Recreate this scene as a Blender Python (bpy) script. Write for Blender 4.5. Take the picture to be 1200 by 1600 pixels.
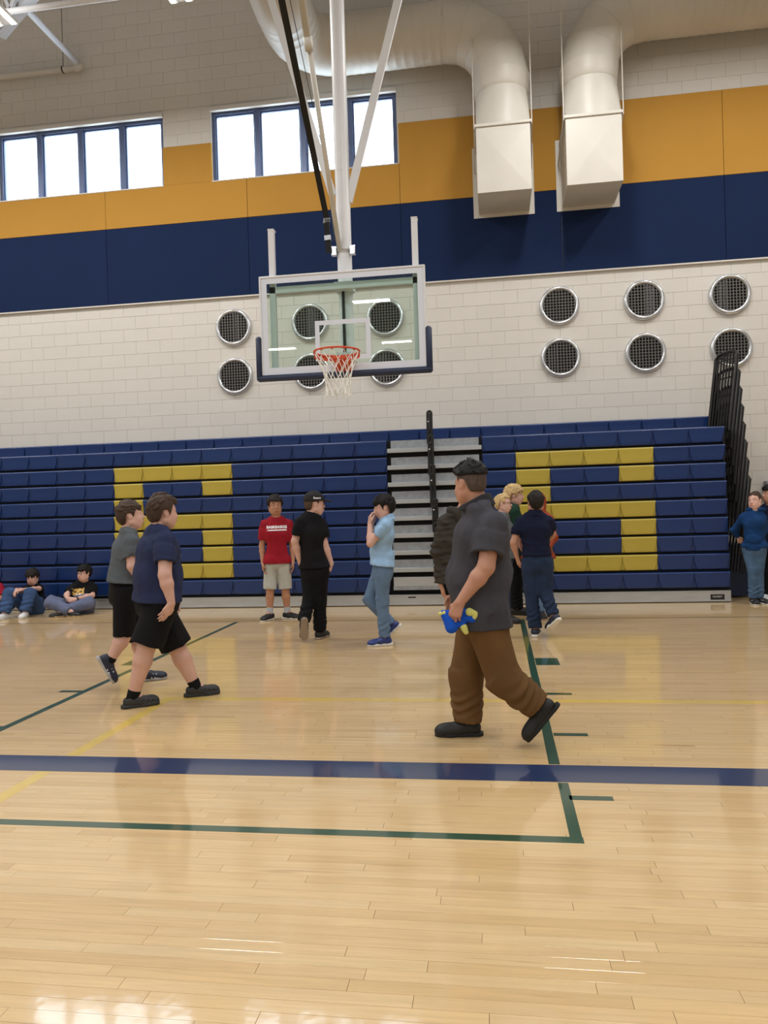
import bpy, math, random
import numpy as np
from mathutils import Vector, Matrix
from mathutils.bvhtree import BVHTree

random.seed(7)
PI = math.pi
scene = bpy.context.scene
COL = scene.collection
for _o in list(bpy.data.objects):
    bpy.data.objects.remove(_o)

# ------------------------------------------------------------------ camera
CAM_H = 1.42
cam_d = bpy.data.cameras.new('camera')
cam = bpy.data.objects.new('camera', cam_d)
COL.objects.link(cam)
cam_d.sensor_fit = 'HORIZONTAL'
cam_d.sensor_width = 36.0
cam_d.lens = 36.0 * 1197.93 / 1200.0
cam_d.clip_start = 0.05
cam_d.clip_end = 200
_p, _r, _y = -5.898e-3, 3.0441e-2, 0.145752
_M = Matrix.Rotation(_y, 3, 'Z') @ Matrix.Rotation(_p, 3, 'X') @ Matrix.Rotation(_r, 3, 'Y')
_B = Matrix((_M.col[0], _M.col[2], -_M.col[1])).transposed().to_4x4()
_B.translation = Vector((0, 0, CAM_H))
cam.matrix_world = _B
scene.camera = cam

# ------------------------------------------------------------------ view + world
scene.view_settings.view_transform = 'Standard'
scene.view_settings.look = 'None'
scene.view_settings.gamma = 1.0
scene.view_settings.use_curve_mapping = False
scene.view_settings.exposure = 0.0
LAMP_W = 96.0
world = bpy.data.worlds.new('overcast_sky')
scene.world = world
world.use_nodes = True
_bg = world.node_tree.nodes['Background']
_bg.inputs[0].default_value = (0.86, 0.94, 1.0, 1)
_bg.inputs[1].default_value = 8.0

# ------------------------------------------------------------------ materials
def lin(c):
    out = []
    for v in c[:3]:
        v = v / 255.0
        out.append(v / 12.92 if v <= 0.04045 else ((v + 0.055) / 1.055) ** 2.4)
    return (out[0], out[1], out[2], 1.0)

MATS = {}
def mat(name, rgb, rough=0.6, metal=0.0, spec=0.5, var=0.0, vscale=8.0, bump=0.0, bscale=60.0, coat=0.0, coat_r=0.1,
        emit=0.0, stretch=(1, 1, 1), sheen=0.0, random_obj=0.0):
    if name in MATS:
        return MATS[name]
    m = bpy.data.materials.new(name)
    m.use_nodes = True
    nt = m.node_tree
    N, L = nt.nodes, nt.links
    b = N['Principled BSDF']
    c = lin(rgb)
    b.inputs['Base Color'].default_value = c
    b.inputs['Roughness'].default_value = rough
    b.inputs['Metallic'].default_value = metal
    b.inputs['Specular IOR Level'].default_value = spec
    b.inputs['Coat Weight'].default_value = coat
    b.inputs['Coat Roughness'].default_value = coat_r
    if sheen:
        b.inputs['Sheen Weight'].default_value = sheen
        b.inputs['Sheen Roughness'].default_value = 0.5
    if emit:
        b.inputs['Emission Color'].default_value = c
        b.inputs['Emission Strength'].default_value = emit
    if var or bump or random_obj:
        tc = N.new('ShaderNodeTexCoord')
        mp = N.new('ShaderNodeMapping')
        mp.inputs['Scale'].default_value = stretch
        L.new(tc.outputs['Object'], mp.inputs['Vector'])
    if var or random_obj:
        hsv = N.new('ShaderNodeHueSaturation')
        hsv.inputs['Color'].default_value = c
        L.new(hsv.outputs['Color'], b.inputs['Base Color'])
        nz = N.new('ShaderNodeTexNoise')
        nz.inputs['Scale'].default_value = vscale
        nz.inputs['Detail'].default_value = 4
        L.new(mp.outputs['Vector'], nz.inputs['Vector'])
        mr = N.new('ShaderNodeMapRange')
        mr.inputs['From Min'].default_value = 0.25
        mr.inputs['From Max'].default_value = 0.75
        mr.inputs['To Min'].default_value = 1 - var
        mr.inputs['To Max'].default_value = 1 + var
        L.new(nz.outputs['Fac'], mr.inputs['Value'])
        if random_obj:
            oi = N.new('ShaderNodeObjectInfo')
            m2 = N.new('ShaderNodeMapRange')
            m2.inputs['To Min'].default_value = 1 - random_obj
            m2.inputs['To Max'].default_value = 1 + random_obj
            L.new(oi.outputs['Random'], m2.inputs['Value'])
            mu = N.new('ShaderNodeMath'); mu.operation = 'MULTIPLY'
            L.new(mr.outputs['Result'], mu.inputs[0]); L.new(m2.outputs['Result'], mu.inputs[1])
            L.new(mu.outputs[0], hsv.inputs['Value'])
        else:
            L.new(mr.outputs['Result'], hsv.inputs['Value'])
    if bump:
        nb = N.new('ShaderNodeTexNoise')
        nb.inputs['Scale'].default_value = bscale
        nb.inputs['Detail'].default_value = 3
        L.new(mp.outputs['Vector'], nb.inputs['Vector'])
        bn = N.new('ShaderNodeBump')
        bn.inputs['Strength'].default_value = bump
        bn.inputs['Distance'].default_value = 0.01
        L.new(nb.outputs['Fac'], bn.inputs['Height'])
        L.new(bn.outputs['Normal'], b.inputs['Normal'])
    MATS[name] = m
    return m

def wood_mat(name, from_object):
    """maple strip: one tone per board, grain along X, glossy court finish"""
    m = bpy.data.materials.new(name)
    m.use_nodes = True
    nt = m.node_tree
    N, L = nt.nodes, nt.links
    b = N['Principled BSDF']
    if from_object:
        s = N.new('ShaderNodeObjectInfo'); rnd = s.outputs['Random']
    else:
        s = N.new('ShaderNodeAttribute'); s.attribute_name = 'board_tone'; rnd = s.outputs['Fac']
    geo = N.new('ShaderNodeNewGeometry')
    mp = N.new('ShaderNodeMapping')
    mp.inputs['Scale'].default_value = (1.6, 26, 1)
    off = N.new('ShaderNodeCombineXYZ')
    mul = N.new('ShaderNodeMath'); mul.operation = 'MULTIPLY'; mul.inputs[1].default_value = 37.0
    L.new(rnd, mul.inputs[0]); L.new(mul.outputs[0], off.inputs[0]); L.new(mul.outputs[0], off.inputs[2])
    L.new(geo.outputs['Position'], mp.inputs['Vector'])
    L.new(off.outputs[0], mp.inputs['Location'])
    nz = N.new('ShaderNodeTexNoise')
    nz.inputs['Scale'].default_value = 1.6; nz.inputs['Detail'].default_value = 5; nz.inputs['Roughness'].default_value = 0.6
    nz.inputs['Distortion'].default_value = 0.6
    L.new(mp.outputs[0], nz.inputs['Vector'])
    r1 = N.new('ShaderNodeValToRGB')
    e = r1.color_ramp.elements
    e[0].position = 0.0; e[0].color = lin((211, 180, 130))
    e[1].position = 1.0; e[1].color = lin((218, 190, 143))
    for pos, c in ((0.12, (207, 174, 124)), (0.3, (215, 184, 134)), (0.6, (216, 186, 138)), (0.85, (211, 179, 131))):
        k = e.new(pos); k.color = lin(c)
    L.new(rnd, r1.inputs[0])
    r2 = N.new('ShaderNodeMapRange')
    r2.inputs['From Min'].default_value = 0.3; r2.inputs['From Max'].default_value = 0.7
    r2.inputs['To Min'].default_value = 0.88; r2.inputs['To Max'].default_value = 1.06
    L.new(nz.outputs['Fac'], r2.inputs['Value'])
    hsv = N.new('ShaderNodeHueSaturation')
    L.new(r1.outputs[0], hsv.inputs['Color']); L.new(r2.outputs[0], hsv.inputs['Value'])
    # dark mineral streaks and knots here and there
    n2 = N.new('ShaderNodeTexNoise'); n2.inputs['Scale'].default_value = 0.9; n2.inputs['Detail'].default_value = 2
    L.new(mp.outputs[0], n2.inputs['Vector'])
    r3 = N.new('ShaderNodeMapRange')
    r3.inputs['From Min'].default_value = 0.68; r3.inputs['From Max'].default_value = 0.80
    L.new(n2.outputs['Fac'], r3.inputs['Value'])
    mx = N.new('ShaderNodeMix'); mx.data_type = 'RGBA'
    mx.inputs['B'].default_value = lin((160, 116, 70))
    sc = N.new('ShaderNodeMath'); sc.operation = 'MULTIPLY'; sc.inputs[1].default_value = 0.7
    L.new(r3.outputs[0], sc.inputs[0]); L.new(sc.outputs[0], mx.inputs['Factor'])
    L.new(hsv.outputs[0], mx.inputs['A'])
    L.new(mx.outputs['Result'], b.inputs['Base Color'])
    b.inputs['Roughness'].default_value = 0.38
    b.inputs['Specular IOR Level'].default_value = 0.4
    b.inputs['Coat Weight'].default_value = 0.9
    b.inputs['Coat Roughness'].default_value = 0.07
    b.inputs['Coat IOR'].default_value = 1.5
    bn = N.new('ShaderNodeBump'); bn.inputs['Strength'].default_value = 0.03; bn.inputs['Distance'].default_value = 0.02
    n4 = N.new('ShaderNodeTexNoise'); n4.inputs['Scale'].default_value = 9.0
    L.new(geo.outputs['Position'], n4.inputs['Vector'])
    L.new(n4.outputs['Fac'], bn.inputs['Height'])
    L.new(bn.outputs['Normal'], b.inputs['Coat Normal'])
    L.new(bn.outputs['Normal'], b.inputs['Normal'])
    return m

def glass_mat(name, tint, gloss=0.1):
    m = bpy.data.materials.new(name)
    m.use_nodes = True
    nt = m.node_tree
    N, L = nt.nodes, nt.links
    N.remove(N['Principled BSDF'])
    out = N['Material Output']
    tr = N.new('ShaderNodeBsdfTransparent'); tr.inputs[0].default_value = lin(tint)
    gl = N.new('ShaderNodeBsdfGlossy'); gl.inputs['Roughness'].default_value = 0.0
    fr = N.new('ShaderNodeFresnel'); fr.inputs[0].default_value = 1.5
    ge = N.new('ShaderNodeNewGeometry'); io = N.new('ShaderNodeMapRange')      # same reflectance on entry and exit of the thin pane
    io.inputs['To Min'].default_value = 1.5; io.inputs['To Max'].default_value = 1 / 1.5
    L.new(ge.outputs['Backfacing'], io.inputs['Value']); L.new(io.outputs['Result'], fr.inputs[0])
    mx = N.new('ShaderNodeMixShader')
    L.new(fr.outputs[0], mx.inputs[0]); L.new(tr.outputs[0], mx.inputs[1]); L.new(gl.outputs[0], mx.inputs[2])
    L.new(mx.outputs[0], out.inputs['Surface'])
    return m

# ------------------------------------------------------------------ mesh builder
class MB:
    def __init__(s):
        s.v = []; s.f = []
    def add(s, vs, fs):
        o = len(s.v)
        s.v += [tuple(p) for p in vs]
        s.f += [tuple(i + o for i in f) for f in fs]
        return s
    def box(s, x0, x1, y0, y1, z0, z1, bev=0.0):
        if bev <= 0:
            return s.add([(x0, y0, z0), (x1, y0, z0), (x1, y1, z0), (x0, y1, z0), (x0, y0, z1), (x1, y0, z1), (x1, y1, z1), (x0, y1, z1)],
                         [(0, 3, 2, 1), (4, 5, 6, 7), (0, 1, 5, 4), (1, 2, 6, 5), (2, 3, 7, 6), (3, 0, 4, 7)])
        b = bev
        vs = []
        for zz, i in ((z0, b), (z0 + b, 0), (z1 - b, 0), (z1, b)):
            vs += [(x0 + i, y0 + b, zz), (x0 + b, y0 + i, zz), (x1 - b, y0 + i, zz), (x1 - i, y0 + b, zz),
                   (x1 - i, y1 - b, zz), (x1 - b, y1 - i, zz), (x0 + b, y1 - i, zz), (x0 + i, y1 - b, zz)]
        fs = [tuple(range(7, -1, -1)), tuple(range(24, 32))]
        for k in range(3):
            for j in range(8):
                a = k * 8 + j; c = k * 8 + (j + 1) % 8
                fs.append((a, c, c + 8, a + 8))
        return s.add(vs, fs)
    def tube(s, pts, r, n=10, closed=False, caps=True, flat=None):
        """round (or flat: (a,b) half sizes) tube along a path"""
        pts = [Vector(p) for p in pts]
        m = len(pts)
        rr = r if isinstance(r, (list, tuple)) else [r] * m
        base = len(s.v)
        prev = None
        for i, p in enumerate(pts):
            a = pts[(i - 1) % m] if (closed or i > 0) else p
            c = pts[(i + 1) % m] if (closed or i < m - 1) else p
            t = (c - a).normalized()
            if prev is None:
                ref = Vector((0, 0, 1)) if abs(t.z) < 0.9 else Vector((0, 1, 0))
                u = t.cross(ref).normalized()
            else:
                u = (prev - t * prev.dot(t)).normalized()
            prev = u
            w = t.cross(u)
            for k in range(n):
                an = 2 * PI * k / n
                s.v.append(tuple(p + u * (math.cos(an) * rr[i]) + w * (math.sin(an) * rr[i])))
        for i in range(m if closed else m - 1):
            for k in range(n):
                a = base + i * n + k; b = base + i * n + (k + 1) % n
                c = base + ((i + 1) % m) * n + (k + 1) % n; d = base + ((i + 1) % m) * n + k
                s.f.append((a, b, c, d))
        if caps and not closed:
            s.f.append(tuple(base + k for k in range(n - 1, -1, -1)))
            s.f.append(tuple(base + (m - 1) * n + k for k in range(n)))
        return s
    def bar(s, p, q, w, h, up=(0, 0, 1)):
        """rectangular bar from p to q, w across, h along the up side"""
        p, q = Vector(p), Vector(q)
        t = (q - p).normalized()
        u = t.cross(Vector(up))
        if u.length < 1e-4:
            u = t.cross(Vector((0, 1, 0)))
        u.normalize()
        v = u.cross(t)
        vs = []
        for c in (p, q):
            for a, b in ((-1, -1), (1, -1), (1, 1), (-1, 1)):
                vs.append(c + u * (a * w / 2) + v * (b * h / 2))
        return s.add(vs, [(0, 3, 2, 1), (4, 5, 6, 7), (0, 1, 5, 4), (1, 2, 6, 5), (2, 3, 7, 6), (3, 0, 4, 7)])
    def lathe(s, prof, axis='y', n=32, origin=(0, 0, 0), closed=False):
        """profile of (radius, along)"""
        base = len(s.v)
        m = len(prof)
        ox, oy, oz = origin
        for r, a in prof:
            for k in range(n):
                an = 2 * PI * k / n
                c, d = math.cos(an) * r, math.sin(an) * r
                if axis == 'y':
                    s.v.append((ox + c, oy + a, oz + d))
                elif axis == 'z':
                    s.v.append((ox + c, oy + d, oz + a))
                else:
                    s.v.append((ox + a, oy + c, oz + d))
        for i in range(m if closed else m - 1):
            for k in range(n):
                j = (i + 1) % m
                s.f.append((base + i * n + k, base + i * n + (k + 1) % n, base + j * n + (k + 1) % n, base + j * n + k))
        return s
    def mesh(s, name, smooth=False):
        me = bpy.data.meshes.new(name)
        me.from_pydata(s.v, [], s.f)
        me.validate()
        import bmesh
        bm = bmesh.new(); bm.from_mesh(me)
        bmesh.ops.recalc_face_normals(bm, faces=bm.faces[:])
        bm.to_mesh(me); bm.free()
        if smooth is True:
            me.polygons.foreach_set('use_smooth', [True] * len(me.polygons))
        elif smooth:
            me.polygons.foreach_set('use_smooth', [True] * len(me.polygons))
            me.set_sharp_from_angle(angle=math.radians(smooth))
        return me
    def build(s, name, m, parent=None, smooth=False, loc=None):
        return link(name, s.mesh(name, smooth), m, parent, loc)

def link(name, me, m, parent=None, loc=None):
    o = bpy.data.objects.new(name, me)
    COL.objects.link(o)
    if m is not None and not me.materials:
        me.materials.append(m)
    if parent is not None:
        o.parent = parent
    if loc is not None:
        o.location = loc
    return o

def empty(name, loc=(0, 0, 0), rz=0.0, parent=None):
    o = bpy.data.objects.new(name, None)
    COL.objects.link(o)
    o.empty_display_size = 0.1
    o.location = loc
    o.rotation_euler = (0, 0, rz)
    if parent is not None:
        o.parent = parent
    return o

def tag(o, label=None, cat=None, group=None, kind=None):
    if label: o['label'] = label
    if cat: o['category'] = cat
    if group: o['group'] = group
    if kind: o['kind'] = kind
    return o

def copy_tree(o, parent=None):
    c = o.copy()
    COL.objects.link(c)
    c.parent = parent
    for ch in list(o.children):
        copy_tree(ch, c)
    return c

def struct(o, label=None, cat=None):
    return tag(o, label, cat, kind='structure')

M_CREAM = mat('cream_block_paint', (207, 203, 196), 0.55, var=0.02, vscale=1.2, bump=0.06, bscale=90, random_obj=0.018)
M_JOINT = mat('cream_joint_paint', (203, 199, 192), 0.7)
M_CREAM_FLAT = mat('cream_wall_paint', (207, 203, 196), 0.6, var=0.03, vscale=0.8)
M_GOLDP = mat('gold_wall_panel', (180, 134, 60), 0.85, spec=0.15, var=0.03, vscale=1.5, bump=0.05, bscale=150, random_obj=0.02)
M_NAVYP = mat('navy_wall_panel', (22, 38, 72), 0.85, spec=0.15, var=0.04, vscale=1.5, bump=0.05, bscale=150, random_obj=0.02)
M_SEATB = mat('blue_seat_plastic', (16, 46, 100), 0.34, var=0.05, vscale=3, bump=0.04, bscale=300, random_obj=0.04)
M_SEATY = mat('yellow_seat_plastic', (176, 158, 64), 0.36, var=0.05, vscale=3, bump=0.04, bscale=300, random_obj=0.03)
M_ALU = mat('galvanised_aluminium', (186, 190, 194), 0.42, 0.75, var=0.08, vscale=5, stretch=(0.6, 3, 3))
M_ALU_D = mat('brushed_aluminium', (158, 164, 172), 0.45, 0.7, var=0.16, vscale=14, stretch=(1, 1, 1))
M_BLACK = mat('black_steel', (14, 14, 16), 0.42)
M_BLACKR = mat('black_rubber', (10, 10, 11), 0.7)
M_UNDER = mat('dark_understructure', (9, 10, 14), 0.8)
M_WHITE = mat('white_steel', (226, 228, 232), 0.35, var=0.02, vscale=4)
M_DUCT = mat('painted_duct', (206, 202, 193), 0.45, var=0.05, vscale=2.0)
M_STEEL = mat('polished_steel', (205, 208, 212), 0.25, 0.9)
M_GRILLE = mat('grille_steel', (112, 109, 106), 0.5, 0.3)
M_DARK = mat('vent_shade', (8, 8, 10), 0.9)
M_LOUVRE = mat('louvre_steel', (120, 122, 126), 0.5, 0.4)
M_FRAME = mat('window_frame_metal', (84, 98, 132), 0.4, 0.2)
M_TRUSS = mat('grey_truss_paint', (176, 178, 182), 0.45)
M_LAMP = mat('lamp_housing', (228, 228, 228), 0.4)
M_TUBE = mat('lit_tube', (255, 252, 244), 0.4, emit=9.0)
M_CEIL = mat('ceiling_deck', (200, 198, 194), 0.8)
M_GREENL = mat('green_line_paint', (30, 72, 50), 0.35, coat=0.9, coat_r=0.07, var=0.06, vscale=6)
M_BLUEL = mat('blue_line_paint', (22, 46, 88), 0.35, coat=0.9, coat_r=0.07, var=0.08, vscale=4)
M_YELL = mat('faded_yellow_paint', (218, 188, 96), 0.35, coat=0.9, coat_r=0.07, var=0.08, vscale=9)
M_SEAM = mat('dark_floor_seam', (60, 46, 30), 0.6)
M_WOODO = wood_mat('maple_board', True)
M_WOODF = wood_mat('maple_board_field', False)
M_GLASSW = glass_mat('window_glass', (244, 250, 255))
M_GLASSB = glass_mat('backboard_glass', (240, 248, 244))
M_NAVYPAD = mat('navy_padding', (30, 44, 74), 0.5)
M_ORANGE = mat('orange_rim_paint', (206, 74, 34), 0.4)
M_NET = mat('white_net_cord', (236, 236, 232), 0.8)

# ================================================================== SETTING
YW = 12.1
# ---- floor
fl = MB().box(-16, 10.5, -18.2, 12.3, -0.2, -0.012)
floor = struct(fl.build('floor', M_SEAM), 'glossy maple strip gym floor with painted court lines', 'floor')
BW = 0.0572
rng = random.Random(3)
near, field = [], []
k = 0
y = -0.6
while y < 11.95:
    # board joints along X: random lengths
    x = -10.0 - rng.random()
    while x < 7.5:
        ln = rng.uniform(0.32, 1.15) if rng.random() < 0.85 else rng.uniform(1.1, 1.7)
        depth = max(y, 0.1)
        vis = 2.0 < y < 4.2 and (x + ln) > -0.78 * y - 0.1 and x < 0.36 * y + 0.15
        (near if vis else field).append((x, x + ln, y))
        x += ln
    y += BW
near.sort(key=lambda b: b[2])
field += near[290:]
near = near[:290]
for (x0, x1, yy) in near:
    o = MB().box(x0 + 0.0006, x1 - 0.0006, yy + 0.0005, yy + BW - 0.0005, -0.0125, 0.0, 0.0004).build('floor_board', M_WOODO, floor)
vv, ff, tone = [], [], []
for (x0, x1, yy) in field:
    o = len(vv)
    vv += [(x0 + 0.0006, yy + 0.0005, 0), (x1 - 0.0006, yy + 0.0005, 0), (x1 - 0.0006, yy + BW - 0.0005, 0), (x0 + 0.0006, yy + BW - 0.0005, 0)]
    ff.append((o, o + 1, o + 2, o + 3))
    tone.append(rng.random())
me = bpy.data.meshes.new('floor_board_field')
me.from_pydata(vv, [], ff)
at = me.attributes.new('board_tone', 'FLOAT', 'FACE')
at.data.foreach_set('value', tone)
tag(link('floor_board_field', me, M_WOODF, floor), kind='stuff')

def line(pts, m, z=0.0006):
    """painted marking: a thin polygon film on the boards"""
    n = len(pts)
    b = MB()
    b.add([(p[0], p[1], z) for p in pts] + [(p[0], p[1], 0.0001) for p in pts],
          [tuple(range(n))] + [(i, i + n, (i + 1) % n + n, (i + 1) % n) for i in range(n)])
    return b.build('line_marking', m, floor)
def rect_line(x0, x1, y0, y1, m, z=0.0006):
    return line([(x0, y0), (x1, y0), (x1, y1), (x0, y1)], m, z)
rect_line(-12, 7, 3.964, 4.221, M_BLUEL, 0.0008)            # wide blue line
rect_line(-3.36, 0.321, 3.256, 3.316, M_GREENL)             # free-throw line
rect_line(0.266, 0.318, 3.316, 3.955, M_GREENL)
rect_line(0.240, 0.300, 4.232, 9.49, M_GREENL)
rect_line(-3.372, -3.32, 3.316, 3.955, M_GREENL)
rect_line(-3.385, -3.325, 4.232, 9.49, M_GREENL)
for y0, y1 in ((6.82, 7.13), (5.765, 5.825), (4.75, 4.81), (3.73, 3.785)):
    rect_line(0.305, 0.51, y0, y1, M_GREENL)
    rect_line(-3.57, -3.387, y0, y1, M_GREENL)
rect_line(-2.58, -2.50, 1.2, 3.955, M_YELL)
rect_line(-2.58, -2.50, 4.23, 5.55, M_YELL)
rect_line(-2.58, 7.0, 5.55, 5.625, M_YELL)
rect_line(-12, 7, 9.53, 9.552, M_BLACKR)
rect_line(-2.50, -2.49, 9.56, 10.95, M_SEAM)

# ---- back wall: backing with two window openings, blocks, gold and navy panels
WINS = [(-8.27, -5.28), (-4.445, -1.384)]
WZ0, WZ1 = 6.84, 8.02
ZTOP = 10.8
xs = [-16, WINS[0][0], WINS[0][1], WINS[1][0], WINS[1][1], 10.5]
wb = MB()
wb.box(-16, 10.5, YW, YW + 0.25, -0.2, WZ0)
wb.box(-16, 10.5, YW, YW + 0.25, WZ1, ZTOP)
for i in (0, 2, 4):
    wb.box(xs[i], xs[i + 1], YW, YW + 0.25, WZ0, WZ1)
wall_back = struct(wb.build('wall_back', M_JOINT), 'cream painted concrete block wall with gold and navy bands', 'wall')

BH, BL, BT = 0.2097, 0.4194, 0.006
ZP0, ZP1, ZP2 = 4.945, 6.205, 7.470      # navy band, gold band
blocks = []
row = 0
z = ZP0
rows = []
zz = ZP0 - BH
r = -1
while zz > -BH:
    rows.append((r, max(zz, 0.0), zz + BH)); zz -= BH; r -= 1
zz = ZP2; r = 0
while zz < ZTOP - 0.05:
    rows.append((r, zz, min(zz + BH, ZTOP))); zz += BH; r += 1
def cutx(x0, x1, z0, z1):
    """clip a block against the window openings"""
    out = [(x0, x1, z0, z1)]
    for a, b in WINS:
        nxt = []
        for (p, q, s, t) in out:
            if q <= a or p >= b or t <= WZ0 or s >= WZ1:
                nxt.append((p, q, s, t)); continue
            if p < a: nxt.append((p, a, s, t))
            if q > b: nxt.append((b, q, s, t))
            if t > WZ1 and s < WZ1: nxt.append((max(p, a), min(q, b), WZ1, t))
        out = nxt
    return out
for (r, z0, z1) in rows:
    x = -13.0 + (0.5 * BL if r % 2 else 0)
    while x < 7.0:
        for c in cutx(x, x + BL, z0, z1):
            if c[1] - c[0] > 0.02 and c[3] - c[2] > 0.02:
                blocks.append(c)
        x += BL
# joint at X = -0.76 running the full height is a control joint: keep a small gap there
def block_rank(c):
    x = 0.5 * (c[0] + c[1]); zc = 0.5 * (c[2] + c[3])
    vis = -0.70 * YW < x < 0.345 * YW and 2.70 < zc < 8.6 + max(0, -x * 0.1)
    if x > 3.3 and zc < 2.7 and x < 4.3: vis = True
    return (not vis, x * x * 0.25 + (zc - 1.4) ** 2 * 0.25 - x * 0.8)
blocks.sort(key=block_rank)
J = 0.003
cache = {}
def block_mesh(w, h):
    key = (round(w, 3), round(h, 3))
    if key not in cache:
        cache[key] = MB().box(0, w, 0, BT, 0, h, 0.0018).mesh('block')
        cache[key].materials.append(M_CREAM)
    return cache[key]
for c in blocks[:300]:
    link('block', block_mesh(c[1] - c[0] - J, c[3] - c[2] - J), M_CREAM, wall_back, (c[0] + J / 2, YW - BT + 0.001, c[2] + J / 2))
bf = MB()
for c in blocks[300:]:
    bf.box(c[0] + J / 2, c[1] - J / 2, YW - BT + 0.001, YW + 0.001, c[2] + J / 2, c[3] - J / 2, 0.0018)
tag(bf.build('block_field', M_CREAM, wall_back), kind='stuff')

PT = 0.045
seams = [-13.6, -11.2, -8.8, -6.32, -3.86, -1.36, 1.12, 3.49, 5.95, 8.4]
for i in range(len(seams) - 1):
    x0, x1 = seams[i] + 0.003, seams[i + 1] - 0.003
    MB().box(x0, x1, YW - PT, YW, ZP0, ZP1 - 0.003, 0.003).build('navy_panel', M_NAVYP, wall_back)
    segs = [(x0, x1, ZP1 + 0.001, ZP2)]
    for a, b in WINS:
        nxt = []
        for (p, q, s, t) in segs:
            if q <= a or p >= b or t <= WZ0:
                nxt.append((p, q, s, t)); continue
            if p < a: nxt.append((p, a, WZ0, t))
            if q > b: nxt.append((b, q, WZ0, t))
            if s < WZ0: nxt.append((p, q, s, WZ0))
        segs = nxt
    for (p, q, s, t) in segs:
        if q - p > 0.05:
            MB().box(p, q, YW - PT, YW, s, t - 0.0005, 0.002).build('gold_panel', M_GOLDP, wall_back)
MB().box(-13.6, 8.4, YW - PT - 0.004, YW, ZP0 - 0.022, ZP0 - 0.001).build('band_trim', M_CREAM_FLAT, wall_back)

# ---- windows
for wi, (a, b) in enumerate(WINS):
    w = struct(empty('window_%d' % (wi + 1), (0, 0, 0)), ('high ribbon window of four panes at the left edge' if wi == 0 else 'high ribbon window of four panes behind the hoop mast'), 'window')
    yo = YW + 0.04
    fr = MB()
    fr.box(a, b, yo, yo + 0.1, WZ1 - 0.075, WZ1); fr.box(a, b, yo, yo + 0.1, WZ0, WZ0 + 0.03)
    fr.box(a, a + 0.055, yo, yo + 0.1, WZ0 + 0.03, WZ1 - 0.075); fr.box(b - 0.05, b, yo, yo + 0.1, WZ0 + 0.03, WZ1 - 0.075)
    fr.build('window_frame', M_FRAME, w)
    MB().box(a - 0.01, b + 0.01, YW - 0.05, YW + 0.02, WZ1 - 0.035, WZ1 + 0.03, 0.004).build('window_head', M_CREAM_FLAT, w)
    MB().box(a, b, YW - PT - 0.006, YW + 0.04, WZ0 - 0.012, WZ0 + 0.006).build('window_sill', M_CREAM_FLAT, w)
    pw = (b - a) / 4
    for i in range(1, 4):
        xm = a + pw * i
        MB().box(xm - 0.05, xm + 0.05, yo - 0.01, yo + 0.1, WZ0 + 0.03, WZ1 - 0.075, 0.012).build('mullion', M_FRAME, w)
    for i in range(4):
        x0, x1 = a + pw * i + 0.05, a + pw * (i + 1) - 0.05
        s = MB()
        z0, z1 = WZ0 + 0.03, WZ1 - 0.075
        s.box(x0, x0 + 0.022, yo + 0.03, yo + 0.07, z0, z1); s.box(x1 - 0.022, x1, yo + 0.03, yo + 0.07, z0, z1)
        s.box(x0 + 0.022, x1 - 0.022, yo + 0.03, yo + 0.07, z1 - 0.022, z1); s.box(x0 + 0.022, x1 - 0.022, yo + 0.03, yo + 0.07, z0, z0 + 0.022)
        sa = s.build('sash', M_FRAME, w)
        MB().box(x0 + 0.02, x1 - 0.02, yo + 0.048, yo + 0.054, z0 + 0.02, z1 - 0.02).build('pane', M_GLASSW, sa)

# ---- other walls, ceiling, baseboard
struct(MB().box(-16.25, -16, -18.2, 12.35, -0.2, ZTOP).build('wall_left', M_CREAM_FLAT), 'plain cream side wall', 'wall')
struct(MB().box(10.5, 10.75, -18.2, 12.35, -0.2, ZTOP).build('wall_right', M_CREAM_FLAT), 'plain cream side wall', 'wall')
struct(MB().box(-16.25, 10.75, -18.45, -18.2, -0.2, ZTOP).build('wall_front', M_CREAM_FLAT), 'plain cream wall behind the camera', 'wall')
struct(MB().box(-16.25, 10.75, -18.45, 12.35, ZTOP, ZTOP + 0.2).build('ceiling', M_CEIL), 'high metal roof deck', 'ceiling')
struct(MB().box(3.3, 10.4, YW - 0.03, YW - 0.016, 0.0, 0.105).build('baseboard_back', M_BLACKR), 'black rubber base along the block wall', 'baseboard')

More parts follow.
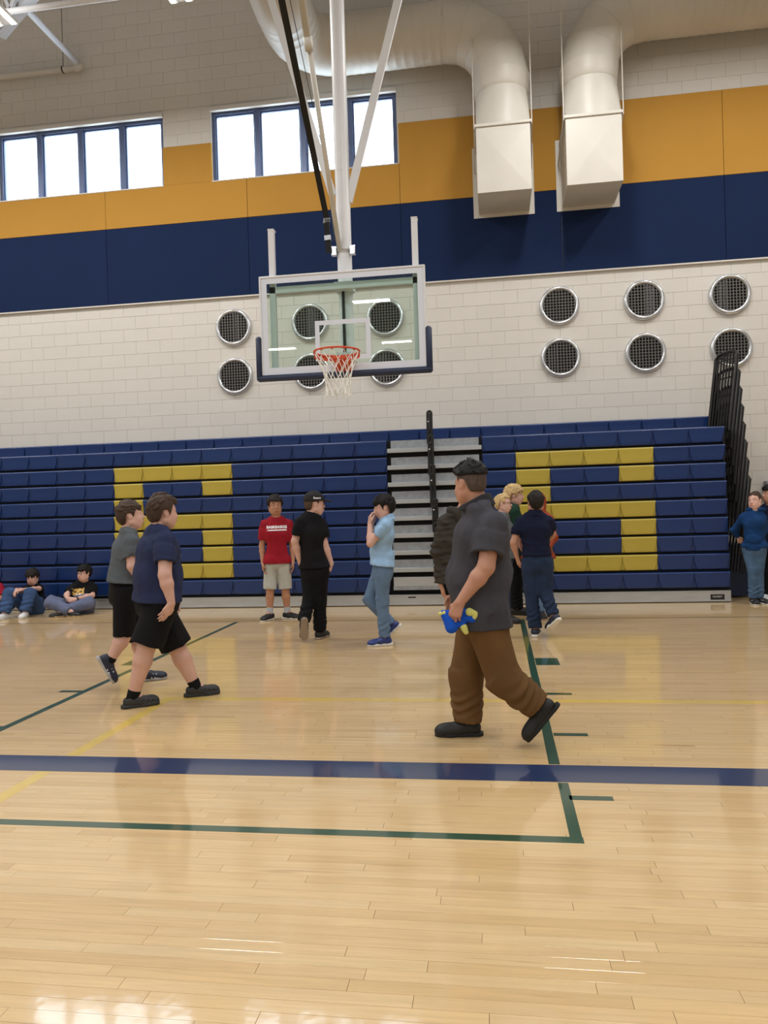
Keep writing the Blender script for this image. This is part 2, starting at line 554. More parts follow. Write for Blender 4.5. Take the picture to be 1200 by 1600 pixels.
# ================================================================== CEILING LAMPS
def lamp(along_y):
    r_ = empty('ceiling_lamp')
    L_ = 1.22
    hs = MB()
    def put(mb, u0, u1, v0, v1, z0, z1, bev=0.0):
        if along_y: mb.box(v0, v1, u0, u1, z0, z1, bev)
        else: mb.box(u0, u1, v0, v1, z0, z1, bev)
    put(hs, -L_ / 2, L_ / 2, -0.05, 0.05, 0.03, 0.1)
    hs.build('ballast_box', M_LAMP, r_)
    for s in (-1, 1):
        h = MB(); put(h, -L_ / 2, L_ / 2, s * 0.105 - 0.055, s * 0.105 + 0.055, 0.012, 0.05, 0.006)
        h.build('reflector', M_LAMP, r_)
        t = MB(); put(t, -L_ / 2 + 0.03, L_ / 2 - 0.03, s * 0.105 - 0.03, s * 0.105 + 0.03, 0.0, 0.013)
        t.build('tube', M_TUBE, r_)
    for s in (-1, 1):
        w = MB()
        p = (0, s * 0.5, 0.1) if along_y else (s * 0.5, 0, 0.1)
        w.tube([p, (p[0], p[1], ZTOP - 8.1)], 0.004, 6)
        w.build('hanger_wire', M_STEEL, r_)
    ld = bpy.data.lights.new('lamp_light', 'AREA')
    ld.shape = 'RECTANGLE'
    ld.size, ld.size_y = (0.3, 1.2) if along_y else (1.2, 0.3)
    ld.energy = LAMP_W
    ld.color = (1.0, 0.985, 0.965)
    lu = bpy.data.lights.new('added_uplight', 'AREA')      # added upward light, brightens the ceiling and upper wall
    lu.shape = 'RECTANGLE'; lu.size, lu.size_y = ld.size, ld.size_y; lu.energy = LAMP_W * 0.13; lu.color = ld.color
    ou = bpy.data.objects.new('added_uplight', lu); COL.objects.link(ou); ou.parent = r_; ou.location = (0, 0, 0.115); ou.rotation_euler = (PI, 0, 0)
    lo = bpy.data.objects.new('lamp_light', ld)
    COL.objects.link(lo); lo.parent = r_; lo.location = (0, 0, -0.01)
    return r_
LZ = 8.1
spots = []
for x in (-11.4, -8.9, -6.37, -3.88, 1.1, 3.6, 6.1): spots.append((x, 9.02, True))
for yy in (3.3, -2.4, -8.1, -14.4):
    for x in (-13.5, -8.6, -3.8, 1.1, 6.1): spots.append((x, yy, False))
protos = {}
rown = {9.02: 'row nearest the block wall', 3.3: 'second row from the block wall', -2.4: 'middle row', -8.1: 'fourth row', -14.4: 'rear row'}
for i, (x, yy, ay) in enumerate(spots):
    if ay not in protos:
        o = protos[ay] = lamp(ay)
    else:
        o = copy_tree(protos[ay])
    o.location = (x, yy, LZ)
    lab = 'white twin-tube hanging gym lamp, %s' % rown[yy]
    if abs(x + 6.37) < .01: lab = 'white twin-tube hanging gym lamp at the upper left corner'
    if abs(x + 3.88) < .01 and ay: lab = 'white twin-tube hanging gym lamp at the top edge above the windows'
    tag(o, lab, 'lamp', 'hanging gym lamps, %s' % rown[yy])

# roof truss at the upper left
t = tag(empty('roof_truss', (-6.5, 9.9, 8.5)), 'grey steel roof truss with lattice webs at the upper left', 'truss')
MB().tube([(-9, 0, 0), (3.0, 0, 0)], 0.042, 10).build('bottom_chord', M_WHITE, t, True)
MB().tube([(-9, 0, 1.5), (3.0, 0, 1.5)], 0.05, 10).build('top_chord', M_TRUSS, t, True)
xw = -9.0
up = False
while xw < 2.9:
    a = (xw, 0, 0 if up else 1.5); b = (xw + 0.6, 0, 1.5 if up else 0)
    MB().bar(a, b, 0.05, 0.05, (0, 1, 0)).build('web', M_TRUSS, t)
    xw += 0.6; up = not up
MB().bar((-0.45, 0.42, -0.02), (1.6, -0.62, 0.55), 0.14, 0.1, (0, 0, 1)).build('brace', M_TRUSS, t)
# roof drain pipe
t = tag(empty('roof_pipe', (-6.6, 11.95, 8.88)), 'painted drain pipe turning a corner high on the wall', 'pipe')
MB().tube([(-6, 0, 0), (-0.1, 0, 0)], 0.05, 12).build('wall_run', M_DUCT, t, True)
MB().tube([(-0.12, 0, 0), (-0.03, -0.01, 0), (0, -0.05, 0.0), (0, -0.14, 0.0)], 0.062, 12).build('elbow', M_DUCT, t, True)
MB().tube([(0, -0.12, 0), (0, -9, 0.0)], 0.05, 12).build('cross_run', M_WHITE, t, True)
MB().tube([(-0.33, 0, 0.05), (-0.33, 0, 1.9)], 0.007, 6).build('hanger_rod', M_GRILLE, t)
MB().lathe([(0.056, -0.012), (0.06, 0), (0.056, 0.012)], 'x', 16, (-0.33, 0, 0)).build('clamp', M_BLACK, t, True)

# ================================================================== DUCTS
def duct_rings(path, r0, seam=0.13, n=28):
    """sweep with raised spiral seams; path: list of (point, ribbed)"""
    pts, rad = [], []
    for i in range(len(path) - 1):
        p, rb = Vector(path[i][0]), path[i][1]
        q = Vector(path[i + 1][0])
        ln = (q - p).length
        m = max(1, int(ln / seam)) if rb else 1
        for j in range(m):
            a = p.lerp(q, j / m); pts.append(a); rad.append(r0)
            if rb:
                e = min(0.25, 0.02 / (ln / m))
                pts.append(p.lerp(q, (j + 0.45) / m)); rad.append(r0)
                pts.append(p.lerp(q, (j + 0.45 + e) / m)); rad.append(r0 + 0.006)
                pts.append(p.lerp(q, (j + 0.45 + 2 * e) / m)); rad.append(r0)
    pts.append(Vector(path[-1][0])); rad.append(r0)
    return MB().tube(pts, rad, n, caps=False)
def arc(c, u, v, r, a0, a1, m):
    c, u, v = Vector(c), Vector(u), Vector(v)
    pts = [c + u * (r * math.cos(a0 + (a1 - a0) * k / m)) + v * (r * math.sin(a0 + (a1 - a0) * k / m)) for k in range(m + 1)]
    t0 = v * math.cos(a0) - u * math.sin(a0); t1 = v * math.cos(a1) - u * math.sin(a1)
    return [tuple(p) for p in [pts[0] - t0 * 0.03] + pts + [pts[-1] + t1 * 0.03]]
def make_duct(name, label, xl, side, ystart):
    """side -1: run goes left then turns toward the camera; +1: run goes right along the wall"""
    root = tag(empty(name, (xl, 11.6, 5.915)), label, 'duct')
    YD, ZD, R = -0.05, 2.575, 0.41       # relative to root
    RB = 0.80
    s = side
    # elbow from vertical (going up) to horizontal toward side
    cen = (s * RB, YD, ZD - RB)
    el = arc(cen, (-s, 0, 0), (0, 0, 1), RB, 0, PI / 2, 4)
    MB().tube(el, R, 28, caps=False).build('elbow', M_DUCT, root, 16)
    for k in range(5):
        p = Vector(el[k + 1]); a = PI / 2 * k / 4
        tdir = Vector((s * math.sin(a), 0, math.cos(a)))
        MB().tube([p - tdir * 0.012, p, p + tdir * 0.012], [R, R + 0.008, R], 28, caps=False).build('seam_band', M_DUCT, root, True)
    if s > 0:
        duct_rings([((s * RB, YD, ZD), True), ((s * 8.0, YD, ZD), True)], R).build('spiral_run', M_DUCT, root, 40)
    else:
        xe = -2.75 - xl
        duct_rings([((-RB, YD, ZD), True), ((xe + 0.6, YD, ZD), True)], R).build('spiral_run', M_DUCT, root, 40)
        e2 = arc((xe + 0.6, YD - 0.6, ZD), (0, 1, 0), (-1, 0, 0), 0.6, 0, PI / 2, 5)
        MB().tube(e2, R + 0.002, 28, caps=False).build('elbow', M_DUCT, root, 16)
        duct_rings([((xe, YD - 0.6, ZD), True), ((xe, YD - 1.1, ZD), True)], R, 0.16).build('spiral_run', M_DUCT, root, 40)
        e3 = arc((xe, YD - 1.1, ZD + 0.6), (0, 0, -1), (0, -1, 0), 0.6, 0, PI / 2, 5)
        MB().tube(e3, R + 0.002, 28, caps=False).build('elbow', M_DUCT, root, 35)
        duct_rings([((xe, YD - 1.7, ZD + 0.6), True), ((xe, YD - 1.7, ZTOP - 5.93), True)], R, 0.16).build('riser', M_DUCT, root, 40)
    # drop: round collar, square-to-round transition, rectangular box, wall flange
    zc0, zc1 = 1.53, ZD - RB
    MB().tube([(0, YD, zc0), (0, YD, zc0 + 0.02), (0, YD, (zc0 + zc1) / 2), (0, YD, zc1 + 0.01)], [R - 0.03, R - 0.012, R - 0.006, R + 0.012], 28, caps=False).build('collar', M_DUCT, root, True)
    bx0, bx1, by0, by1, bz1 = -0.385, 0.385, -0.4, 0.37, 0.955
    n = 32
    yc = (by0 + by1) / 2
    cor = [(0.385, yc + 0.385, bz1), (-0.385, yc + 0.385, bz1), (-0.385, yc - 0.385, bz1), (0.385, yc - 0.385, bz1)]
    ci = [(math.cos(2 * PI * k / n) * (R - 0.03), YD + math.sin(2 * PI * k / n) * (R - 0.03), zc0 + 0.01) for k in range(n)]
    tr = MB(); fs_ = []
    q_ = n // 4
    for c_ in range(4):
        for k in range(q_):          # conical corner
            fs_.append((c_, 4 + (c_ * q_ + k) % n, 4 + (c_ * q_ + k + 1) % n))
        fs_.append((c_, (c_ + 1) % 4, 4 + ((c_ + 1) * q_) % n))      # flat sheet between corners
    tr.add(cor + ci, fs_)
    tr.build('transition', M_DUCT, root, 14)
    b = MB()
    # box with a shallow cross-break on the front sheet
    cx, cz = 0, bz1 / 2
    vs = [(bx0, by0, 0), (bx1, by0, 0), (bx1, by0, bz1), (bx0, by0, bz1), (cx, by0 - 0.022, cz),
          (bx0, 0.48, 0), (bx1, 0.48, 0), (bx1, 0.48, bz1), (bx0, 0.48, bz1)]
    b.add(vs, [(0, 1, 4), (1, 2, 4), (2, 3, 4), (3, 0, 4), (0, 5, 6, 1), (1, 6, 7, 2), (2, 7, 8, 3), (3, 8, 5, 0)])
    b.build('duct_box', M_DUCT, root)
    g = MB()
    g.box(bx0 - 0.02, bx1 + 0.02, by0 - 0.025, by0 + 0.02, bz1 - 0.012, bz1 + 0.03, 0.004)
    g.box(bx0 - 0.025, bx0 + 0.01, by0, 0.48, bz1 - 0.012, bz1 + 0.03); g.box(bx1 - 0.01, bx1 + 0.025, by0, 0.48, bz1 - 0.012, bz1 + 0.03)
    g.build('support_angle', M_DUCT, root)
    MB().box(-0.465, 0.465, 0.445, 0.452, -0.05, 1.035).build('wall_flange', M_DUCT, root)
    for sx in (-1, 1):
        MB().tube([(sx * 0.41, by0 - 0.005, bz1 - 0.03), (sx * 0.41, by0 - 0.005, ZTOP - 5.915)], 0.008, 6).build('hanger_rod', M_DUCT, root)
        MB().bar((sx * 0.41, by0 + 0.05, bz1), (sx * 0.43, 0.43, bz1 - 0.32), 0.02, 0.02).build('strut', M_DUCT, root)
    return root
make_duct('air_duct', 'painted round air duct dropping to a wall box, left of the pair', 0.25, -1, 0)
make_duct('air_duct', 'painted round air duct dropping to a wall box, right of the pair', 1.515, 1, 0)

# ================================================================== ROUND VENTS
def make_vent():
    r_ = empty('round_vent')
    ring = [(0.238, 0.0), (0.238, -0.035), (0.246, -0.05), (0.262, -0.062), (0.282, -0.06), (0.297, -0.042), (0.303, -0.02), (0.304, 0.0)]
    MB().lathe(ring, 'y', 48).build('ring', M_STEEL, r_, True)
    MB().lathe([(0.24, -0.006), (0.0001, -0.006)], 'y', 32).build('cavity_shade_disc', M_DARK, r_)  # flat black disc, paints in the shade of an open cavity
    g = MB()
    n = 10
    for k in range(-n // 2, n // 2 + 1):
        c = k * 0.0455
        h = math.sqrt(max(0.0, 0.24 ** 2 - c * c))
        if h > 0.03:
            g.box(c - 0.005, c + 0.005, -0.040, -0.026, -h, h)
    g.build('vertical_bars', M_GRILLE, r_)
    g = MB()
    for k in range(-n // 2, n // 2 + 1):
        c = k * 0.0455
        h = math.sqrt(max(0.0, 0.24 ** 2 - c * c))
        if h > 0.03:
            g.box(-h, h, -0.036, -0.020, c - 0.0038, c + 0.0038)
    g.build('horizontal_bars', M_GRILLE, r_)
    return r_
vp = None
cols = [-4.165, -2.885, -1.658, 1.045, 2.30, 3.53]
names = ['first', 'second', 'third', 'fourth', 'fifth', 'sixth']
louv = {(4, 0): (0.02, 0.16, 6), (5, 0): (-0.19, -0.02, 6), (3, 1): (-0.19, -0.03, 4), (1, 0): (-0.04, 0.12, 4), (2, 1): (-0.18, 0.16, 7), (0, 0): (-0.02, 0.16, 3)}
for ci_, x in enumerate(cols):
    for ri, zv in enumerate((4.435, 3.64)):
        o = make_vent() if vp is None else copy_tree(vp)
        if vp is None: vp = o
        o.location = (x, YW - BT, zv)
for ob in [o for o in COL.objects if o.name.startswith('round_vent')]:
    ci_ = min(range(6), key=lambda i: abs(cols[i] - ob.location.x)); ri = 0 if ob.location.z > 4 else 1
    extra = ''
    if (ci_, ri) in louv:
        a, b, n = louv[(ci_, ri)]
        for k in range(n):
            xc = a + (b - a) * (k + 0.5) / n
            h = math.sqrt(max(0, 0.235 ** 2 - xc * xc))
            MB().box(xc - 0.009, xc + 0.006, -0.019, -0.008, -h, h).build('louvre', M_LOUVRE, ob)
        extra = ''
    tag(ob, 'round steel wall vent with grille, %s row, %s column from the left' % ('upper' if ri == 0 else 'lower', names[ci_]), 'vent', 'round wall vents')

# ================================================================== BLEACHERS
PIT, Z0 = 0.2465, 0.17
YB = 10.915
SW = 0.4685
bl = tag(empty('bleacher', (0, YB, 0)), 'folded blue and yellow plastic bleachers against the block wall', 'bleacher')
def seat_mesh():
    zs = [0.0, 0.0, -0.006, -0.016, -0.028, -0.06, -0.10, -0.14, -0.175, -0.205, -0.214, -0.214]
    yo = [0.26, 0.012, -0.002, -0.008, -0.008, -0.003, -0.001, 0.0, 0.001, 0.004, 0.012, 0.07]
    HW = SW / 2 - 0.0012
    vs, fs = [], []
    for z, y in zip(zs, yo):
        t = min(1.0, max(0.0, (-z - 0.03) / 0.18))
        w = HW - 0.040 * t ** 1.8
        rec = 0.016 * min(1.0, t * 3.0)
        for x, dy in ((-HW, rec), (-w - 0.002, rec), (-w + 0.005, 0), (0, -0.003 if 0.001 < t else 0), (w - 0.005, 0), (w + 0.002, rec), (HW, rec)):
            x = max(-HW, min(HW, x))
            vs.append((x, y + (dy if z < -0.028 else 0), z))
    n = 7
    for i in range(len(zs) - 1):
        for j in range(n - 1):
            fs.append((i * n + j, (i + 1) * n + j, (i + 1) * n + j + 1, i * n + j + 1))
    b = MB(); b.add(vs, fs)
    return b
sm_b = seat_mesh().mesh('seat', 30); sm_b.materials.append(M_SEATB)
sm_y = seat_mesh().mesh('seat', 30); sm_y.materials.append(M_SEATY)
XR = 3.10
XA1, XA0 = XR - 7 * SW, -1.55          # aisle right / left edge
LET = {8: (0, 1, 2, 3), 7: (0, 3), 6: (0,), 5: (0, 1, 2, 3), 4: (0, 3), 3: (0, 3), 2: (0, 1, 2, 3)}
NL = 16
for i in range(1, 10):
    yo = 0.012 * (i - 1)
    zt = Z0 + PIT * i
    for side in ('r', 'l'):
        x0, x1 = (XA1, XR) if side == 'r' else (XA0 - NL * SW, XA0)
        rb = MB()
        rb.box(x0, x1, yo + 0.05, yo + 0.27, zt - PIT + 0.005, zt - 0.012)
        rowo = rb.build('seat_row', M_UNDER, bl)
        ncol = 7 if side == 'r' else NL
        for c in range(ncol):
            xc = (XR - (c + 0.5) * SW) if side == 'r' else (XA0 - (c + 0.5) * SW)
            lc = (5 - c) if side == 'r' else (8 - c)
            yel = i in LET and lc in LET[i]
            s = link('seat', sm_y if yel else sm_b, None, rowo, (xc, yo, zt))
    # aisle tread: riser plate and nosing
    if i >= 2:
        st = MB(); st.box(XA0 + 0.055, XA1 - 0.045, yo + 0.045, yo + 0.06, zt - 0.118, zt - 0.004)
        st = st.build('aisle_riser', M_ALU_D, bl)
        MB().box(XA0 + 0.005, XA1 - 0.005, yo - 0.004, yo + 0.25, zt - 0.182, zt - 0.120, 0.004).build('nosing', M_ALU, st)
        MB().box(XA0, XA1, yo + 0.09, yo + 0.1, zt - PIT, zt).build('dark_gap', M_UNDER, st)
    else:
        st = MB().box(XA0 + 0.06, XA1 - 0.04, yo - 0.002, yo + 0.012, zt - 0.135, zt - 0.004).build('aisle_riser', M_ALU, bl)
        MB().box(XA0 + 0.055, XA1 - 0.035, yo - 0.006, yo + 0.02, zt - 0.19, zt - 0.136).build('nosing', M_ALU_D, st)
        MB().box(XA0, XA1, yo + 0.09, yo + 0.1, zt - PIT, zt).build('dark_gap', M_UNDER, st)
# rear top row, standing back against the wall
rb = MB().box(-9.3, 3.08, 0.85, 1.1, 2.2, 2.59).build('seat_row', M_UNDER, bl)
for c in range(26):
    link('seat', sm_b, None, rb, (3.08 - (c + 0.5) * SW, 0.79, 2.605))
MB().box(-9.3, 3.08, 0.3, 0.84, 2.30, 2.36).build('top_deck', M_UNDER, bl)
# skirt panels along the floor
for a, b in ((-9.05, -5.2), (-5.196, -2.499), (-2.493, 0.318), (0.322, 0.752), (0.757, XR)):
    p = MB()
    p.box(a, b, 0.0, 0.02, 0.03, 0.15); p.box(a, b, -0.006, 0.03, 0.146, 0.158); p.box(a, b, -0.012, 0.03, 0.012, 0.034)
    sk = p.build('skirt_panel', M_ALU, bl)
MB().box(-9.05, XR, 0.03, 0.06, 0.0, 0.17).build('skirt_backing', M_UNDER, bl)
MB().box(-1.29, -1.18, -0.004, 0.001, 0.112, 0.13, 0.002).build('pull_slot', M_BLACK, bl)
pl = MB().box(2.835, 3.015, -0.006, 0.001, 0.036, 0.108, 0.002).build('maker_plate', M_BLACK, bl)
tag(pl, 'black maker plate with white letters')
# end panel and side structure at the right
MB().box(XR - 0.02, XR - 0.002, 0.1, 1.1, 0.02, 2.3).build('end_frame', M_UNDER, bl)
MB().box(3.12, 3.5, 0.5, 1.0, 0.02, 0.75).build('end_panel', M_NAVYPAD, bl)
# folded aisle handrails
def loop_rail(x, y, z0, z1, dx, w=0.026, r=0.019):
    pts = []
    for k in range(9):
        an = PI * k / 8
        pts.append((x + dx - math.cos(an) * w, y, z1 - w + math.sin(an) * w))
    for k in range(9):
        an = PI * k / 8
        pts.append((x + math.cos(an) * w, y, z0 + w - math.sin(an) * w))
    m = MB().tube(pts, r, 8, closed=True)
    m.bar((x + 0.0, y + 0.02, z0 + 0.04), (x + dx, y + 0.02, z1 - w), 0.012, 0.03, (0, 1, 0))
    return m
for (x, z0, z1, dx) in ((-0.905, 2.30, 2.76, 0.004), (-0.90, 1.86, 2.42, 0.008), (-0.882, 1.40, 2.0, 0.0), (-0.862, 1.05, 1.52, 0.005), (-0.842, 0.68, 1.18, -0.004)):
    h = loop_rail(x, -0.075, z0, z1, dx).build('aisle_handrail', M_BLACK, bl, 40)
    MB().lathe([(0.0001, -0.012), (0.011, -0.01), (0.012, 0)], 'y', 10, (x - 0.012, -0.132, (z0 + z1) / 2 + 0.08)).build('bolt', M_STEEL, h, True)
# stacked end guard rails
for i in range(1, 10):
    zt = Z0 + PIT * i
    z0, z1 = max(0.06, zt - 0.05), zt + 1.06
    yb = 0.06 + 0.02 * i
    def gp(u, t):      # u across the frame 0..1, t height 0..1 ; frame leans outward with height
        return (3.13 + 0.165 * u + 0.14 * t - 0.01 * i, yb + 0.42 - 0.42 * u, z0 + (z1 - z0) * t)
    c = 0.06
    pts = [gp(0, 0), gp(0, 1 - c), gp(0.12, 1 - c * 0.3), gp(0.3, 1), gp(0.7, 1), gp(0.88, 1 - c * 0.3), gp(1, 1 - c), gp(1, 0)]
    g = MB().tube(pts, 0.025, 8, closed=False)
    g = g.build('guard_rail', M_BLACK, bl, 40)
    MB().tube([gp(0, 0.9), gp(1, 0.9)], 0.012, 6).build('cross_bar', M_BLACK, g)
    for u in (0.14, 0.28, 0.42, 0.56, 0.70, 0.84):
        MB().tube([gp(u, 0.02), gp(u, 0.98)], 0.013, 6).build('baluster', M_BLACK, g)

# metal cabinet on the wall at the right edge
cb = tag(empty('wall_cabinet', (4.15, YW - 0.02, 0.45)), 'pale grey metal wall cabinet at the right edge behind the boys', 'cabinet')
MB().box(-0.22, 0.4, -0.14, 0.0, 0.0, 1.19, 0.006).build('body', mat('cabinet_grey', (150, 156, 166), 0.45), cb)
MB().box(-0.15, 0.38, -0.155, -0.141, 0.03, 1.16, 0.004).build('door', mat('cabinet_white', (206, 208, 212), 0.45), cb)
MB().lathe([(0.0001, -0.012), (0.012, -0.01), (0.014, 0)], 'y', 12, (-0.09, -0.156, 1.1)).build('lock', M_BLACK, cb, True)

# ================================================================== BASKETBALL HOOP
HX, HY = -1.6, 8.2
hp = tag(empty('basketball_hoop', (HX, HY, 2.85)), 'ceiling-hung basketball hoop with clear glass backboard and white steel mast', 'hoop')
def H(x, y, z): return (x - HX, y - HY, z - 2.85)
gx0, gx1, gz0, gz1 = -2.52, -0.683, 2.89, 4.003
fw = 0.09
fr = MB()
def hb(mb, x0, x1, y0, y1, z0, z1, bev=0.0):
    a = H(x0, y0, z0); b = H(x1, y1, z1)
    mb.box(a[0], b[0], a[1], b[1], a[2], b[2], bev); return mb
hb(fr, gx0, gx1, HY - 0.012, HY + 0.04, gz1 - 0.022, gz1, 0.003); hb(fr, gx0, gx1, HY - 0.012, HY + 0.04, gz0, gz0 + 0.022, 0.003)
hb(fr, gx0, gx0 + 0.022, HY - 0.012, HY + 0.04, gz0 + 0.022, gz1 - 0.022, 0.003); hb(fr, gx1 - 0.022, gx1, HY - 0.012, HY + 0.04, gz0 + 0.022, gz1 - 0.022, 0.003)
fr.build('board_frame', M_WHITE, hp)
gl = hb(MB(), gx0 + 0.02, gx1 - 0.02, HY, HY + 0.012, gz0 + 0.02, gz1 - 0.02).build('glass', M_GLASSB, hp)
M_BORD = mat('white_board_paint', (222, 228, 240), 0.3)
bd = MB()
i0, i1, j0, j1 = gx0 + 0.022, gx1 - 0.022, gz0 + 0.022, gz1 - 0.022
w_ = 0.062
hb(bd, i0, i1, HY - 0.0012, HY - 0.0002, j1 - w_, j1); hb(bd, i0, i1, HY - 0.0012, HY - 0.0002, j0, j0 + w_ + 0.02)
hb(bd, i0, i0 + w_, HY - 0.0012, HY - 0.0002, j0 + w_ + 0.02, j1 - w_); hb(bd, i1 - w_, i1, HY - 0.0012, HY - 0.0002, j0 + w_ + 0.02, j1 - w_)
bd.build('border_stripe', M_BORD, gl)
sq = MB()
s0, s1, t0, t1 = -1.905, -1.292, 3.07, 3.478
hb(sq, s0, s1, HY - 0.0012, HY - 0.0002, t1 - 0.05, t1); hb(sq, s0, s1, HY - 0.0012, HY - 0.0002, t0 - 0.03, t0 + 0.02)
hb(sq, s0, s0 + 0.05, HY - 0.0012, HY - 0.0002, t0 + 0.02, t1 - 0.05); hb(sq, s1 - 0.05, s1, HY - 0.0012, HY - 0.0002, t0 + 0.02, t1 - 0.05)
sq.build('target_square', M_BORD, gl)
# padding, U shaped
pd = MB()
px0, px1, pz = -2.575, -0.63, 2.85
hb(pd, px0, px1, HY - 0.035, HY + 0.05, pz, pz + 0.065, 0.02)
hb(pd, px0, px0 + 0.065, HY - 0.035, HY + 0.05, pz + 0.02, 3.345, 0.02); hb(pd, px1 - 0.065, px1, HY - 0.035, HY + 0.05, pz + 0.02, 3.345, 0.02)
pd.build('edge_padding', M_NAVYPAD, hp, 50)
# rear frame: uprights, cross bars
for x in (-2.388, -0.79):
    hb(MB(), x - 0.032, x + 0.032, HY + 0.06, HY + 0.12, 2.93, 4.53).build('upright', M_WHITE, hp)
    hb(MB(), x - 0.034, x + 0.034, HY + 0.055, HY + 0.15, 4.53, 4.545).build('upright_cap', M_WHITE, hp)
for z0, z1 in ((3.83, 3.90), (2.93, 3.0)):
    hb(MB(), -2.42, -0.76, HY + 0.06, HY + 0.11, z0, z1).build('cross_bar', M_WHITE, hp)
hb(MB(), -1.7, -1.5, HY + 0.1, HY + 0.32, 3.84, 3.92).build('mast_bracket', M_WHITE, hp)
hb(MB(), -1.7, -1.5, HY + 0.1, HY + 0.32, 3.06, 3.14).build('mast_bracket', M_WHITE, hp)
MB().tube([H(-1.607, 8.5, 3.02), H(-1.607, 8.5, ZTOP - 0.01)], 0.082, 20).build('mast', M_WHITE, hp, 40)
MB().bar(H(-1.62, 8.41, 3.1), H(-1.62, 8.41, 3.9), 0.03, 0.012, (0, 1, 0)).build('adjuster_slot', M_BLACK, hp)
MB().bar(H(-1.72, 8.5, 4.95), H(-3.29, 8.5, 10.5), 0.085, 0.04, (0, 1, 0)).build('sway_brace', M_WHITE, hp)
MB().bar(H(-1.545, 8.5, 4.86), H(0.05, 8.5, 10.4), 0.085, 0.04, (0, 1, 0)).build('sway_brace', M_WHITE, hp)
rd = MB().tube([H(-1.647, 8.43, 4.30), H(-1.655, 7.21, 5.91)], 0.027, 12).build('fold_strut', M_DUCT, hp, True)
MB().tube([H(-1.655, 7.23, 5.88), H(-1.68, 3.6, 10.6)], 0.036, 12).build('outer_tube', M_DUCT, rd, True)
MB().tube([H(-1.655, 7.26, 5.84), H(-1.655, 7.19, 5.94)], 0.042, 12).build('coupling', M_DUCT, rd, True)
st = MB().bar(H(-1.775, 8.38, 4.66), H(-1.75, 6.63, 5.94), 0.062, 0.006, (0, -0.6, 1)).build('safety_strap', M_BLACKR, hp)
MB().bar(H(-1.75, 6.63, 5.94), H(-1.745, 1.9, 9.4), 0.062, 0.006, (0, -0.6, 1)).build('strap_upper', M_BLACKR, st)
MB().bar(H(-1.775, 8.37, 4.60), H(-1.775, 8.4, 4.66), 0.075, 0.02, (0, 1, 0)).build('strap_clip', M_STEEL, st)
MB().bar(H(-1.765, 8.4, 4.28), H(-1.775, 8.37, 4.60), 0.06, 0.03, (0, 1, 0)).build('strap_tail', M_BLACKR, st)
MB().bar(H(-1.765, 8.38, 4.41), H(-1.768, 8.375, 4.46), 0.072, 0.05, (0, 1, 0)).build('buckle', M_STEEL, st)
MB().tube([H(-1.70, 8.4, 4.4), H(-1.76, 8.40, 5.2), H(-1.74, 6.9, 6.1), H(-1.73, 3.0, 9.4)], 0.004, 6).build('lift_cable', M_BLACK, hp)
cl = MB()
cl.tube([H(-1.607 + 0.09 * math.cos(a * PI / 10), 8.5 + 0.09 * math.sin(a * PI / 10), 4.30) for a in range(20)], 0.016, 8, closed=True)
for s in (-1, 1):
    a = H(-1.607 + s * 0.105, 8.44, 4.30); cl.box(a[0] - 0.03, a[0] + 0.03, a[1] - 0.03, a[1] + 0.03, a[2] - 0.05, a[2] + 0.05, 0.004)
cl.build('mast_clamp', M_STEEL, hp, 40)
# rim, bracket, net
rc = (-1.59, HY - 0.15 - 0.229 - 0.012)
rimz = 3.05
rp = [H(rc[0] + 0.236 * math.cos(a * PI / 20), rc[1] + 0.236 * math.sin(a * PI / 20), rimz) for a in range(40)]
rim = MB().tube(rp, 0.010, 10, closed=True).build('rim', M_ORANGE, hp, True)
b = MB()
hb(b, rc[0] - 0.085, rc[0] + 0.085, HY - 0.02, HY - 0.002, 2.86, 3.085, 0.004)
a = H(rc[0], HY - 0.02, 3.05); 
b.add([H(rc[0] - 0.085, HY - 0.02, 3.062), H(rc[0] + 0.085, HY - 0.02, 3.062), H(rc[0] + 0.10, HY - 0.18, 3.056), H(rc[0] - 0.10, HY - 0.18, 3.056),
       H(rc[0] - 0.085, HY - 0.02, 2.93), H(rc[0] + 0.085, HY - 0.02, 2.93), H(rc[0] + 0.10, HY - 0.18, 3.02), H(rc[0] - 0.10, HY - 0.18, 3.02)],
      [(0, 1, 2, 3), (4, 7, 6, 5), (0, 4, 5, 1), (1, 5, 6, 2), (2, 6, 7, 3), (3, 7, 4, 0)])
b.build('rim_bracket', M_ORANGE, rim)
band = []
for a in range(-13, 14):
    an = PI / 2 + a * PI / 26
    band.append((rc[0] + 0.24 * math.cos(an), rc[1] + 0.24 * math.sin(an)))
bb = MB()
vs = [H(p[0], p[1], rimz - 0.005) for p in band] + [H(p[0], p[1], rimz - 0.055) for p in band]
n = len(band)
bb.add(vs, [(i, i + 1, n + i + 1, n + i) for i in range(n - 1)])
bb.build('rim_band', M_ORANGE, rim)
nt_ = MB()
NS = 12
def npt(k, lv):
    zt_ = [rimz - 0.012, rimz - 0.11, rimz - 0.20, rimz - 0.29, rimz - 0.37, rimz - 0.44]
    rr_ = [0.232, 0.190, 0.155, 0.130, 0.118, 0.125]
    an = 2 * PI * (k + (0.5 if lv % 2 else 0)) / NS
    j = random.Random(k * 7 + lv * 31)
    jj = 0.012 * lv / 5
    return H(rc[0] + rr_[lv] * math.cos(an) + j.uniform(-jj, jj), rc[1] + rr_[lv] * math.sin(an) + j.uniform(-jj, jj), zt_[lv] + j.uniform(-jj, jj))
